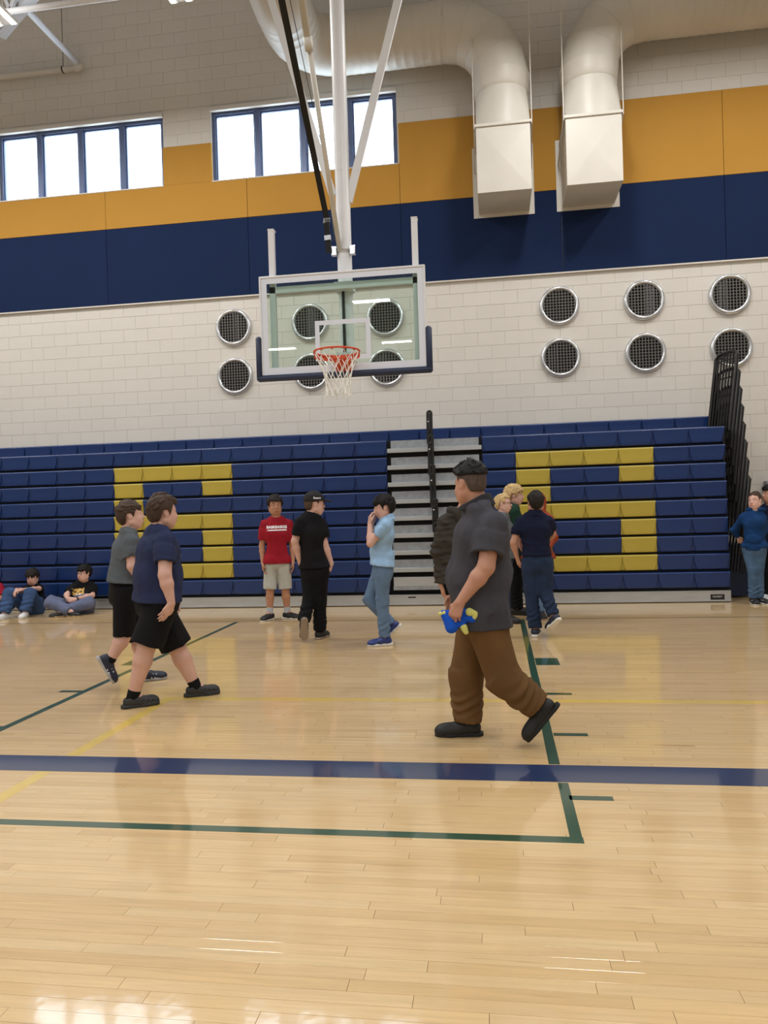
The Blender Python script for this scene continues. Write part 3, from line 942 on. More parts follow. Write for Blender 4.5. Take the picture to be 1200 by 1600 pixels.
for k in range(NS):
    for lv in range(5):
        o_ = 0 if lv % 2 else -1
        for kk in (k + o_, k + o_ + 1):
            nt_.tube([npt(k, lv), npt(kk % NS, lv + 1)], 0.0042 if lv < 2 else 0.0048, 5, caps=False)
    e = npt(k, 5); nt_.tube([e, (e[0], e[1] - 0.004, e[2] - 0.028)], 0.009, 5)
nt_.build('net', M_NET, rim)
for k in range(NS):
    an = 2 * PI * k / NS
    c = H(rc[0] + 0.236 * math.cos(an), rc[1] + 0.236 * math.sin(an), rimz - 0.014)
    MB().tube([(c[0] - 0.012, c[1], c[2] + 0.006), (c[0], c[1], c[2] - 0.008), (c[0] + 0.012, c[1], c[2] + 0.006)], 0.004, 6).build('net_hook', M_ORANGE, rim)

def text_mesh(txt, size, extrude=0.0, bold=0.0):
    cu = bpy.data.curves.new('lettering', 'FONT')
    cu.body = txt
    cu.size = size
    cu.align_x = 'CENTER'; cu.align_y = 'CENTER'
    cu.resolution_u = 3
    cu.extrude = extrude
    cu.offset = bold
    ob = bpy.data.objects.new('lettering_tmp', cu)
    COL.objects.link(ob)
    dg = bpy.context.evaluated_depsgraph_get()
    me_ = bpy.data.meshes.new_from_object(ob.evaluated_get(dg))
    bpy.data.objects.remove(ob)
    bpy.data.curves.remove(cu)
    return me_
M_INK = mat('white_print', (226, 226, 230), 0.7)
tm = text_mesh('HUSSEY', 0.032, 0.0004)
o = link('lettering', tm, M_INK, pl, (2.925, -0.0068, 0.076)); o.rotation_euler = (PI / 2, 0, 0); o.scale = (1.15, 1, 1)
o.data.materials.clear(); o.data.materials.append(M_INK)

# ================================================================== PEOPLE
# Bodies are modelled as smooth unions of tapered limbs, lofted trunks, faces and fingers,
# and meshed once into one continuous surface; clothing is meshed the same way around the body.
F32 = np.float32
def V3(p): return np.array(p, dtype=np.float64)
def unit(v):
    v = V3(v); return v / max(1e-9, np.linalg.norm(v))

def cone(a, b, ra, rb):
    """tapered capsule"""
    a, b = V3(a), V3(b)
    ba = b - a; l2 = max(float(ba @ ba), 1e-9)
    def f(P):
        pa = P - a.astype(F32)
        t = np.clip((pa @ ba.astype(F32)) / F32(l2), 0, 1)
        q = pa - t[:, None] * ba.astype(F32)
        return np.sqrt(np.einsum('ij,ij->i', q, q)) - (F32(ra) + F32(rb - ra) * t)
    R = max(ra, rb)
    return f, np.minimum(a, b) - R, np.maximum(a, b) + R

def capped(a, b, ra, rb, e0=0.01, e1=0.0):
    """tapered sleeve with flat ends (rounded by e0 at the start)"""
    a, b = V3(a), V3(b)
    ba = b - a; L = float(np.linalg.norm(ba)); d = ba / max(L, 1e-9)
    def f(P):
        pa = P - a.astype(F32)
        s = pa @ d.astype(F32)
        t = np.clip(s / F32(L), 0, 1)
        q = pa - s[:, None] * d.astype(F32)
        r = np.sqrt(np.einsum('ij,ij->i', q, q)) - (F32(ra) + F32(rb - ra) * t)
        c = np.maximum(-s - F32(e0), s - F32(L))
        return np.maximum(r, c)
    R = max(ra, rb) + e0
    return f, np.minimum(a, b) - R, np.maximum(a, b) + R

def ellip(c, axes, radii):
    """ellipsoid, axes = 3 unit rows"""
    c = V3(c); A = np.array(axes, dtype=np.float64); r = V3(radii)
    k = float(min(r))
    def f(P):
        q = (P - c.astype(F32)) @ A.T.astype(F32)
        n = np.sqrt((q[:, 0] / F32(r[0])) ** 2 + (q[:, 1] / F32(r[1])) ** 2 + (q[:, 2] / F32(r[2])) ** 2)
        return (n - 1) * F32(k)
    R = float(max(r))
    return f, c - R, c + R

def loft(st):
    """trunk: stations of (centre, side axis, half width, half depth front, half depth back); side axis is the person's left"""
    prims = []
    segs = []
    for (c0, u0, a0, f0, b0), (c1, u1, a1, f1, b1) in zip(st[:-1], st[1:]):
        segs.append((V3(c0), V3(c1), unit(u0), unit(u1), a0, a1, f0, f1, b0, b1))
    def f(P):
        out = None
        for (c0, c1, u0, u1, a0, a1, f0, f1, b0, b1) in segs:
            d = c1 - c0; L = max(float(np.linalg.norm(d)), 1e-6); w = d / L
            u = unit(u0 + u1); u = unit(u - w * (u @ w)); v = np.cross(u, w)      # v: forward (left x up)
            pa = P - c0.astype(F32)
            s = pa @ w.astype(F32)
            t = np.clip(s / F32(L), 0, 1)
            qw = s - t * F32(L)
            qu = pa @ u.astype(F32); qv = pa @ v.astype(F32)
            t = t * t * (3 - 2 * t) * 0.5 + t * 0.5
            a = F32(a0) + F32(a1 - a0) * t
            b = np.where(qv > 0, F32(f0) + F32(f1 - f0) * t, F32(b0) + F32(b1 - b0) * t)
            m = np.minimum(a, b)
            x = np.abs(qu) / a; y_ = np.abs(qv) / b
            n = (x ** 2.4 + y_ ** 2.4 + (np.abs(qw) / (m * 0.9)) ** 2.4 + 1e-9) ** F32(1 / 2.4)
            dd = (n - 1) * m
            out = dd if out is None else smin(out, dd, 0.03)
        return out
    pts = np.array([V3(s[0]) for s in st]); R = max(max(s[2], s[3], s[4]) for s in st)
    return f, pts.min(0) - R, pts.max(0) + R

def smin(a, b, k):
    if k <= 0: return np.minimum(a, b)
    h = np.maximum(k - np.abs(a - b), 0) / F32(k)
    return np.minimum(a, b) - h * h * F32(k * 0.25)
def smax(a, b, k): return -smin(-a, -b, k)

class Sdf:
    def __init__(s): s.ops = []
    def add(s, prim, k=0.02): s.ops.append(('u', prim, k)); return s
    def sub(s, prim, k=0.01): s.ops.append(('s', prim, k)); return s
    def plane(s, point, normal, k=0.006):
        """keep the side the normal points away from"""
        p, n = V3(point), unit(normal)
        s.ops.append(('p', lambda P: (P - p.astype(F32)) @ n.astype(F32), k)); return s
    def fold(s, fn): s.ops.append(('d', fn, 0)); return s
    def bounds(s):
        lo = np.min([o[1][1] for o in s.ops if o[0] == 'u'], 0); hi = np.max([o[1][2] for o in s.ops if o[0] == 'u'], 0)
        return lo - 0.03, hi + 0.03
    def evalb(s, P, lo, hi):
        """P (nb, m, 3) points of blocks with bounds lo, hi (nb,3); None -> no culling"""
        nb, m, _ = P.shape
        d = np.full((nb, m), 0.5, F32)
        for kind, pr, k in s.ops:
            if kind in 'us':
                f, a, b = pr
                if lo is not None:
                    mar = k + 0.03
                    sel = np.nonzero(np.all((hi > a - mar) & (lo < b + mar), 1))[0]
                    if len(sel) == 0: continue
                else:
                    sel = slice(None)
                Q = P[sel]
                e = f(Q.reshape(-1, 3)).reshape(Q.shape[:2])
                if kind == 'u': d[sel] = smin(d[sel], e, k)
                else: d[sel] = smax(d[sel], -e, k)
            elif kind == 'p':
                d = smax(d, pr(P.reshape(-1, 3)).reshape(nb, m), k)
            else:
                d = d + pr(P.reshape(-1, 3)).reshape(nb, m)
        return d
    def mesh(s, h, name='surface'):
        B = 8
        lo, hi = s.bounds()
        nblk = np.ceil((hi - lo) / (h * B)).astype(int)
        gi = np.stack(np.meshgrid(*[np.arange(n) for n in nblk], indexing='ij'), -1).reshape(-1, 3)
        org = lo + gi * (h * B)
        cen = (org + h * B / 2).astype(F32)
        dc = s.evalb(cen[:, None, :], None, None)[:, 0]
        act = np.abs(dc) < h * B * 1.15 + 0.012
        dims = nblk * B + 1
        field = np.repeat(np.repeat(np.repeat(np.sign(dc).reshape(nblk), B, 0), B, 1), B, 2).astype(F32)
        field = np.pad(field, ((0, 1), (0, 1), (0, 1)), mode='edge')
        ai = np.nonzero(act)[0]
        loc = np.stack(np.meshgrid(*[np.arange(B + 1)] * 3, indexing='ij'), -1).reshape(-1, 3)
        lcl = (loc * h).astype(F32)
        for c0 in range(0, len(ai), 600):
            ch = ai[c0:c0 + 600]
            P = (org[ch].astype(F32))[:, None, :] + lcl[None]
            d = s.evalb(P, org[ch], org[ch] + h * B)
            idx = gi[ch][:, None, :] * B + loc[None]
            field[idx[..., 0], idx[..., 1], idx[..., 2]] = d
        return surface_net(field, lo, h, name)

def surface_net(fd, lo, h, name):
    ins = fd < 0
    nx, ny, nz = fd.shape
    cnt = np.zeros((nx - 1, ny - 1, nz - 1), np.uint8)
    for i in (0, 1):
        for j in (0, 1):
            for k in (0, 1):
                cnt += ins[i:nx - 1 + i, j:ny - 1 + j, k:nz - 1 + k]
    mix = (cnt > 0) & (cnt < 8)
    cells = np.argwhere(mix)
    vid = np.full(mix.shape, -1, np.int32)
    vid[mix] = np.arange(len(cells))
    acc = np.zeros((len(cells), 3)); num = np.zeros(len(cells))
    corners = [(i, j, k) for i in (0, 1) for j in (0, 1) for k in (0, 1)]
    val = {c: fd[cells[:, 0] + c[0], cells[:, 1] + c[1], cells[:, 2] + c[2]] for c in corners}
    for c in corners:
        for ax in range(3):
            if c[ax] == 0:
                e = list(c); e[ax] = 1; e = tuple(e)
                a, b = val[c], val[e]
                m = (a < 0) != (b < 0)
                t = np.where(m, a / np.where(m, a - b, 1), 0)
                p = np.zeros((len(cells), 3)); p[:] = c; p[:, ax] = t
                acc[m] += p[m]; num[m] += 1
    verts = lo + (cells + acc / np.maximum(num, 1)[:, None]) * h
    quads = []
    for ax in range(3):
        sl0 = [slice(None)] * 3; sl1 = [slice(None)] * 3
        sl0[ax] = slice(0, -1); sl1[ax] = slice(1, None)
        A = ins[tuple(sl0)]; Bm = ins[tuple(sl1)]
        ch = np.argwhere(A != Bm)
        o1, o2 = [(1, 2), (2, 0), (0, 1)][ax]
        ok = (ch[:, o1] > 0) & (ch[:, o2] > 0) & (ch[:, o1] < fd.shape[o1] - 1) & (ch[:, o2] < fd.shape[o2] - 1)
        ch = ch[ok]
        def g(d1, d2):
            q = ch.copy(); q[:, o1] -= d1; q[:, o2] -= d2
            return vid[q[:, 0], q[:, 1], q[:, 2]]
        q = np.stack([g(1, 1), g(0, 1), g(0, 0), g(1, 0)], 1)
        flip = ~A[ch[:, 0], ch[:, 1], ch[:, 2]]
        q[flip] = q[flip][:, ::-1]
        quads.append(q)
    quads = np.concatenate(quads)
    quads = quads[(quads >= 0).all(1)]
    me = bpy.data.meshes.new(name)
    me.vertices.add(len(verts)); me.vertices.foreach_set('co', verts.astype(F32).ravel())
    me.loops.add(quads.size); me.loops.foreach_set('vertex_index', quads.astype(np.int32).ravel())
    me.polygons.add(len(quads))
    me.polygons.foreach_set('loop_start', np.arange(0, quads.size, 4, dtype=np.int32))
    me.polygons.foreach_set('use_smooth', np.ones(len(quads), bool))
    me.update(calc_edges=True)
    return me

def folds(seed, amp, freq=22.0, squash=(1, 1, 1), ridge=0.0):
    """cloth folds: wandering waves, ridge > 0 sharpens them into creases"""
    rg = np.random.RandomState(seed)
    K = rg.normal(size=(4, 3)); K /= np.linalg.norm(K, axis=1)[:, None]
    K = K * np.array(squash) * (freq * rg.uniform(0.6, 1.5, 4))[:, None]
    ph = rg.uniform(0, 6.28, 4)
    W = rg.normal(size=(3, 3)) * 6
    def f(P):
        w = np.sin(P @ W.T.astype(F32)) * F32(0.05)
        Q = P + w
        s = 0
        for i in range(4):
            v = np.sin(Q @ K[i].astype(F32) + F32(ph[i]))
            if ridge: v = v * F32(1 - ridge) + (2 * np.sqrt(np.abs(v) + F32(0.02)) - F32(1.35)) * F32(ridge)
            s = s + v
        return s * F32(0.4 * amp)
    return f

# ---- colours
def skin(name, rgb): return mat(name, rgb, 0.5, var=0.05, vscale=14, spec=0.35)
SK_FAIR = skin('fair_skin', (204, 162, 147))
SK_PALE = skin('pale_skin', (212, 170, 156))
SK_TAN = skin('tan_skin', (176, 128, 103))
SK_MED = skin('medium_skin', (186, 138, 116))
HAIRS = {'brown': (64, 48, 38), 'dark': (30, 24, 22), 'black': (13, 12, 13), 'blond': (196, 168, 120), 'lightbrown': (78, 60, 46), 'fade': (82, 68, 62)}
def hair_mat(n):
    return mat('hair_' + n, HAIRS[n], 0.65, spec=0.3, var=0.35, vscale=60, bump=0.5, bscale=160, stretch=(1, 1, 0.35))
def cloth(name, rgb, **k):
    k.setdefault('var', 0.08); k.setdefault('vscale', 18); k.setdefault('bump', 0.25); k.setdefault('bscale', 420)
    return mat(name, rgb, 0.85, spec=0.2, **k)
M_EYEW = mat('eye_white', (200, 192, 184), 0.3)
M_EYED = mat('eye_dark', (34, 24, 20), 0.2)
M_LIP = mat('lips', (176, 104, 92), 0.5)
M_SOLEW = mat('white_sole', (222, 222, 218), 0.6)
M_SOLEB = mat('black_sole', (22, 22, 24), 0.7)

UP = V3((0, 0, 1))
def head_axes(yaw, pitch, tilt=0.0):
    """fwd, left, up axes; yaw in degrees: 0 = +X (image right), 90 = away, -90 = toward camera"""
    y, p = math.radians(yaw), math.radians(pitch)
    f = V3((math.cos(y) * math.cos(p), math.sin(y) * math.cos(p), math.sin(p)))
    l = unit(np.cross(UP, f)); u = np.cross(f, l)
    if tilt:
        a = math.radians(tilt); l, u = l * math.cos(a) + u * math.sin(a), u * math.cos(a) - l * math.sin(a)
    return f, l, u

def hand_prims(wrist, d, palm_n, side, curl, s, thumb=0.6, spread=0.25):
    """five-fingered hand; d: wrist->knuckles, palm_n: out of the palm, side: +1 when the thumb is on cross(d, palm_n)"""
    d = unit(d); n = unit(palm_n - d * (V3(palm_n) @ d)); a = np.cross(d, n) * side        # a: toward the thumb
    w = V3(wrist)
    out = []
    offs = [0.030, 0.010, -0.010, -0.029]
    kn = [0.082, 0.086, 0.081, 0.072]
    segs = [(0.040, 0.025, 0.019), (0.045, 0.028, 0.020), (0.041, 0.026, 0.019), (0.032, 0.019, 0.017)]
    rad = [0.0086, 0.0088, 0.0084, 0.0074]
    for i in range(4):
        k0 = w + d * 0.012 * s + a * offs[i] * 0.55 * s
        k1 = w + d * kn[i] * s + a * offs[i] * s
        out.append((cone(k0, k1, 0.0155 * s, 0.0118 * s), 0.012))
        p = k1; ang = 0.25 + curl * (0.95 + 0.08 * i)
        sp = offs[i] * spread * 8
        fd = unit(d + a * sp * 0.35)
        for j, L in enumerate(segs[i]):
            th = ang * (0.55, 1.35, 1.9)[j]
            dj = fd * math.cos(th) + n * math.sin(th)
            q = p + dj * L * s
            r0 = rad[i] * s * (1 - 0.08 * j); r1 = rad[i] * s * (1 - 0.08 * (j + 1))
            out.append((cone(p, q, r0 * 1.06, r1), 0.005))
            p = q
    # thumb leaves the side of the palm near its base
    t0 = w + d * 0.018 * s + a * 0.018 * s + n * 0.004 * s
    t1 = t0 + (d * 0.55 + a * 0.62 + n * 0.35 * thumb) * 0.040 * s
    t2 = t1 + (d * 0.86 + a * 0.30 * (1 - thumb) + n * (0.2 + 0.5 * thumb)) * 0.030 * s
    t3 = t2 + (d * 0.9 - a * 0.10 * thumb + n * (0.2 + 0.5 * thumb)) * 0.024 * s
    out.append((cone(t0, t1, 0.0150 * s, 0.0115 * s), 0.012)); out.append((cone(t1, t2, 0.0108 * s, 0.0096 * s), 0.005)); out.append((cone(t2, t3, 0.0096 * s, 0.008 * s), 0.005))
    return out

def foot_frame(ank, toe_dir, pitch):
    t = V3(toe_dir); t[2] = 0; t = unit(t); p = math.radians(pitch)
    f = t * math.cos(p) - UP * math.sin(p)          # positive pitch: heel raised, toe pointing down
    l = unit(np.cross(UP, t)); u = np.cross(f, l)
    return f, l, u

def person(spec):
    J = {k: V3(v) for k, v in spec['J'].items()}
    s = spec.get('s', 1.0)              # body scale
    fat = spec.get('fat', 1.0)          # limb thickness
    h = spec.get('h', 0.008)
    root = tag(empty('person', (spec['root'][0], spec['root'][1], 0), spec['rz']), spec['label'], 'person')
    tf = math.radians(spec['tf']); pf = math.radians(spec.get('pf', spec['tf']))
    tl = V3((-math.sin(tf), math.cos(tf), 0)); pl_ = V3((-math.sin(pf), math.cos(pf), 0))     # left axes
    fwd = V3((math.cos(tf), math.sin(tf), 0))
    SKM = spec['skin']
    hd, nk, pv = J['hd'], J['nk'], J['pv']
    hs = s * spec.get('hs', 1.0)
    F, Lx, U = head_axes(spec['hf'], spec.get('hp', 0), spec.get('ht', 0))
    HP = lambda a, b, c: hd + (F * a + Lx * b + U * c) * hs
    AX = (F, Lx, U)
    body = Sdf()
    # --- trunk
    sw = spec.get('sw', 0.175) * s; hw = spec.get('hw', 0.15) * s
    wa = spec.get('waist', 0.135) * s; bf_ = spec.get('belly', 0.105) * s; bb_ = spec.get('back', 0.095) * s
    ch = J.get('ch', pv + (nk - pv) * 0.66); ws = J.get('ws', pv + (nk - pv) * 0.33)
    TR = [(pv - UP * 0.02 * s, pl_, hw, 0.10 * s * (0.6 + 0.4 * fat), 0.115 * s * (0.6 + 0.4 * fat)), (ws, pl_ + tl, wa, bf_, bb_),
          (ch, tl, sw * 0.93, spec.get('chestf', 0.105) * s, spec.get('chestb', 0.10) * s), (nk - (nk - ch) * 0.22, tl, sw * 0.72, 0.06 * s, 0.07 * s)]
    if spec.get('bend'): TR = TR
    body.add(loft(TR), 0.03)
    body.add(cone(nk - (hd - nk) * 0.15, hd - U * 0.03 * hs - F * 0.012 * hs, spec.get('neck', 0.054) * s * 1.05, spec.get('neck', 0.054) * s * 0.95), 0.03)
    # --- head
    body.add(ellip(HP(-0.014, 0, 0.032), AX, np.array([0.093, 0.0735, 0.083]) * hs), 0.02)
    body.add(ellip(HP(0.018, 0, -0.028), AX, np.array([0.066, 0.060, 0.078]) * hs), 0.03)
    body.add(cone(HP(0.040, 0.018, -0.082), HP(0.040, -0.018, -0.082), 0.027 * hs, 0.027 * hs), 0.03)       # chin
    ck = spec.get('cheek', 1.0); lids = []
    for e in (-1, 1):
        body.add(ellip(HP(0.036, 0.036 * e, -0.040), AX, np.array([0.034, 0.027, 0.034]) * hs * ck), 0.02)    # cheek
        body.add(cone(HP(0.067, 0.014 * e, 0.022), HP(0.057, 0.042 * e, 0.020), 0.013 * hs, 0.012 * hs), 0.015) # brow
        lids.append((HP(0.0665, 0.031 * e, 0.0085), HP(0.0665, 0.031 * e, -0.0105)))
        body.add(cone(HP(-0.010, 0.058 * e, -0.055), HP(0.030, 0.035 * e, -0.082), 0.02 * hs, 0.02 * hs), 0.03) # jaw line
        # ear: rim and lobe
        body.add(ellip(HP(-0.012, 0.076 * e, -0.002), (unit(F + Lx * e * -0.4), Lx, U), np.array([0.020, 0.008, 0.031]) * hs), 0.008)
        body.sub(ellip(HP(-0.006, 0.085 * e, 0.003), AX, np.array([0.009, 0.007, 0.014]) * hs), 0.006)
        body.sub(ellip(HP(0.090, 0.031 * e, 0.004), AX, np.array([0.016, 0.018, 0.012]) * hs), 0.012)         # eye socket
    for a_, b_ in lids:
        body.add(ellip(a_, AX, np.array([0.0095, 0.0150, 0.0058]) * hs), 0.004); body.add(ellip(b_, AX, np.array([0.0085, 0.0145, 0.0050]) * hs), 0.004)
    body.add(cone(HP(0.080, 0, 0.012), HP(0.097, 0, -0.027), 0.0080 * hs, 0.0108 * hs), 0.012)              # nose
    for e in (-1, 1): body.add(cone(HP(0.088, 0.009 * e, -0.030), HP(0.085, 0.011 * e, -0.030), 0.0074 * hs, 0.0066 * hs), 0.008)
    body.add(ellip(HP(0.076, 0, -0.060), AX, np.array([0.016, 0.026, 0.014]) * hs), 0.012)                    # mouth mound
    body.sub(cone(HP(0.094, 0.016, -0.060), HP(0.094, -0.016, -0.060), 0.003 * hs, 0.003 * hs), 0.004)
    # --- arms and hands
    ar = s * (0.55 + 0.45 * fat)
    hands = spec.get('hands', {})
    for sd in 'lr':
        S, E, W = J[sd + 's'], J[sd + 'e'], J[sd + 'w']
        body.add(cone(S, E, 0.050 * ar, 0.040 * ar), 0.03)
        mid = E + (W - E) * 0.30
        body.add(cone(E, mid, 0.039 * ar, 0.0395 * ar), 0.02)
        body.add(cone(mid, W, 0.0395 * ar, 0.025 * s * (0.8 + 0.2 * fat)), 0.02)
        hdn = hands.get(sd)
        if hdn:
            Sg = -1 if sd == 'l' else 1
            for pr, k in hand_prims(W, hdn['d'], V3(hdn['n']), hdn.get('side', Sg), hdn.get('curl', 0.35), s * spec.get('hand', 0.92), hdn.get('thumb', 0.5)):
                body.add(pr, k)
    # --- legs
    lr_ = s * (0.5 + 0.5 * fat)
    hips = {'l': pv + pl_ * 0.085 * s * (0.7 + 0.3 * fat) - UP * 0.03 * s, 'r': pv - pl_ * 0.085 * s * (0.7 + 0.3 * fat) - UP * 0.03 * s}
    feet = {}
    for sd in 'lr':
        Hh, K, A = J.get(sd + 'h', hips[sd]), J[sd + 'k'], J[sd + 'a']
        hips[sd] = Hh
        body.add(cone(Hh, K, 0.086 * lr_, 0.056 * lr_), 0.03)
        cal = K + (A - K) * 0.30
        ff_, fl_, fu_ = foot_frame(A, J[sd + 't'] - A if spec.get('toe_points') else J[sd + 't'], spec.get('fp', {}).get(sd, 0))
        kd = unit(A - K)
        body.add(cone(K, cal, 0.054 * lr_, 0.058 * lr_), 0.02)
        body.add(cone(cal, A, 0.058 * lr_, 0.037 * s * (0.75 + 0.25 * fat)), 0.02)
        fs = s * spec.get('shoe_s', 1.0)
        body.add(cone(A, A + ff_ * 0.10 * fs - fu_ * 0.045 * fs, 0.034 * fs, 0.022 * fs), 0.02)
        feet[sd] = (A, ff_, fl_, fu_, fs)
    bm_ = body.mesh(h, 'body')
    bo = link('body', bm_, SKM, root)
    # --- face pieces
    for e in (-1, 1):
        eb = MB(); c = HP(0.0640, 0.031 * e, 0.001)
        eye = link('eye', uv_ball(0.0118 * hs), M_EYEW, root, tuple(c))
        ic = (F * 0.0064 + Lx * (-0.001 * e)) * hs
        link('iris', uv_ball(0.0068 * hs), M_EYED, eye, tuple(ic))
        bw = MB().tube([tuple(HP(0.079, 0.014 * e, 0.027)), tuple(HP(0.078, 0.030 * e, 0.032)), tuple(HP(0.066, 0.048 * e, 0.027))], [0.003 * hs, 0.0036 * hs, 0.002 * hs], 6)
        bw.build('eyebrow', hair_mat(spec.get('brow', 'dark')), root, True)
    MB().tube([tuple(HP(0.084, 0.019, -0.061)), tuple(HP(0.0915, 0.008, -0.0585)), tuple(HP(0.0915, -0.008, -0.0585)), tuple(HP(0.084, -0.019, -0.061))], [0.002 * hs, 0.005 * hs, 0.005 * hs, 0.002 * hs], 6).build('lips', M_LIP, root, True)
    # --- hair
    hr = spec.get('hair')
    if hr:
        make_hair(root, spec, hr, HP, AX, hs, h)
    if spec.get('cap'): make_cap(root, HP, AX, hs, h)
    if spec.get('glasses'):
        g = MB()
        for e in (-1, 1):
            c = [tuple(HP(0.0935 - 0.004 * abs(math.sin(a * PI / 8)), 0.031 * e + 0.022 * math.cos(a * PI / 8), 0.002 + 0.017 * math.sin(a * PI / 8))) for a in range(16)]
            g.tube(c, 0.0023 * hs, 5, closed=True)
            g.tube([tuple(HP(0.092, 0.053 * e, 0.006)), tuple(HP(0.05, 0.078 * e, 0.008)), tuple(HP(-0.01, 0.080 * e, 0.004))], 0.0022 * hs, 5)
        g.tube([tuple(HP(0.0945, 0.010, 0.004)), tuple(HP(0.0945, -0.010, 0.004))], 0.0022 * hs, 5)
        g.build('glasses', M_BLACK, root, True)
    # --- clothing
    seed = spec.get('seed', 1)
    hc = h * spec.get('hc', 1.35)
    sh = spec['shirt']
    mg = sh.get('m', 0.016) * s
    T = Sdf()
    st = []
    hem = sh['hem']                                  # point on the spine line at the hem
    hemc = V3(hem)
    flare = sh.get('flare', 0.012) * s
    TRs = [(hemc, pl_, TR[0][2] + mg + flare, TR[0][3] + mg + sh.get('hemf', flare), TR[0][4] + mg + sh.get('hemb', flare))]
    if (pv - hemc) @ unit(nk - pv) > 0.03:
        TRs.append((pv, pl_, TR[0][2] + mg + 0.3 * flare, max(TR[0][3], bf_ * 0.85) + mg, TR[0][4] + mg))
    for t_ in TR[1:]:
        TRs.append((t_[0], t_[1], t_[2] + mg, t_[3] + mg, t_[4] + mg))
    if (hemc - TRs[1][0]) @ unit(nk - pv) > 0: TRs = [TRs[0]] + TRs[2:]
    T.add(loft(TRs), 0.03)
    # yoke up to the neck
    T.add(cone(nk - (nk - ch) * 0.35, nk - (hd - nk) * 0.22, 0.078 * s, 0.064 * s * spec.get('neck', 0.054) / 0.054), 0.035)
    for sd in 'lr':
        S, E, W = J[sd + 's'], J[sd + 'e'], J[sd + 'w']
        T.add(cone(nk - (nk - ch) * 0.34, S - UP * 0.008, 0.052 * s, 0.048 * ar + mg * 0.8), 0.045)
        if sh.get('long'):
            we = E + (W - E) * sh['long']
            T.add(cone(S, E, 0.050 * ar + mg, 0.040 * ar + mg), 0.025)
            T.add(capped(E, we, 0.040 * ar + mg, 0.029 * ar + mg * 0.8, 0.03), 0.03)
        else:
            fr_ = sh.get('sl', 0.72)
            e0 = S + (E - S) * fr_
            r0_, r1_ = 0.048 * ar + mg * 0.9, (0.050 - 0.013 * fr_) * ar + mg * sh.get('slw', 1.9)
            T.add(cone(S, S + (e0 - S) * 0.5, r0_, (r0_ + r1_) / 2), 0.035)
            T.add(capped(S + (e0 - S) * 0.35, e0, r0_ + (r1_ - r0_) * 0.35, r1_, 0.0), 0.03)
            T.sub(cone(e0 - unit(E - S) * 0.015, e0 + (E - S) * 0.3, 0.040 * ar + 0.006, 0.040 * ar + 0.006), 0.003)
    # the hem hangs over the trousers
    pt = spec['pants']; mp_ = pt.get('m', 0.014) * s
    if not spec.get('sit'):
        for sd in 'lr':
            Hh, K, A = hips[sd], J[sd + 'k'], J[sd + 'a']
            if pt['kind'] == 'shorts': r1 = max(pt.get('r', 0.095) * s, 0.07 * lr_)
            else: r1 = pt.get('rk', 0.062) * lr_ + mp_
            T.add(cone(Hh, K, 0.090 * lr_ + mp_ + 0.022, r1 + 0.022), 0.05)
    hn = unit(sh.get('hemn', -(nk - pv)))
    T.fold(folds(seed, 1.6 * sh.get('fold', 0.006), sh.get('ff', 20), sh.get('fsq', (1, 1, 0.45)), 0.75))
    T.fold(folds(seed + 77, 0.9 * sh.get('fold', 0.006), 1.9 * sh.get('ff', 20), sh.get('fsq', (1, 1, 0.6)), 0.5))
    # never thinner than what is worn underneath
    T.add(loft([(t_[0], t_[1], t_[2] + 0.007, t_[3] + 0.007, t_[4] + 0.007) for t_ in TR]), 0.01)
    if not spec.get('sit'):
        T.add(loft([(pv - UP * 0.05 * s, pl_, hw + mp_ * 0.7 + 0.010, TR[0][3] + mp_ + 0.010, TR[0][4] + mp_ + 0.010), (pv + unit(nk - pv) * 0.10 * s, pl_, min(hw, wa + 0.01) + mp_ * 0.5 + 0.010, max(TR[0][3], bf_ * 0.9) + mp_ * 0.4 + 0.010, TR[0][4] + mp_ * 0.5 + 0.010)]), 0.01)
    T.plane(hemc, hn, 0.004)
    # open at the neck
    T.sub(ellip(nk + (hd - nk) * sh.get('cut', 0.20) + fwd * 0.014 * s, (fwd, tl, UP), np.array([0.062, 0.060, 0.045]) * s * spec.get('neck', 0.054) / 0.054), 0.006)
    so = link('shirt' if not sh.get('name') else sh['name'], T.mesh(hc, 'shirt'), sh['mat'], root)
    if sh.get('collar'):
        C = Sdf()
        ax = unit(unit(hd - nk) + UP); nr = spec.get('neck', 0.054) * s
        cb_ = nk - ax * 0.012 * s
        C.add(capped(cb_ - ax * 0.012 * s, cb_ + ax * 0.060 * s, nr + 0.042 * s, nr + 0.023 * s, 0.0), 0.0)
        C.sub(cone(cb_ - ax * 0.06 + fwd * 0.004, cb_ + ax * 0.12, nr + 0.010 * s, nr + 0.014 * s), 0.003)
        C.sub(ellip(cb_ + fwd * 0.085 * s + ax * 0.0 * s, (fwd, tl, UP), np.array([0.05, 0.020, 0.075]) * s), 0.003)
        C.plane(cb_ + ax * 0.048 * s, ax + fwd * 0.35, 0.004)
        link('collar', C.mesh(h, 'collar'), sh.get('cmat', sh['mat']), so)
    if sh.get('hood'):
        C = Sdf()
        for k in range(9):
            a0 = math.radians(-150 + 300 * k / 8) + PI
            pass
        ring = []
        for k in range(13):
            a0 = math.radians(35 + 290 * k / 12)
            ring.append(nk + UP * (0.012 + 0.012 * math.cos(a0)) * s + (fwd * math.cos(a0) * 0.085 + tl * math.sin(a0) * 0.098) * s - fwd * 0.012)
        for a_, b_ in zip(ring[:-1], ring[1:]): C.add(cone(a_, b_, 0.026 * s, 0.026 * s), 0.02)
        C.add(ellip(nk - fwd * 0.105 * s - UP * 0.03 * s, (fwd, tl, UP), np.array([0.045, 0.085, 0.075]) * s), 0.04)
        C.fold(folds(seed + 5, 0.004, 30))
        link('hood', C.mesh(hc, 'hood'), sh['mat'], so)
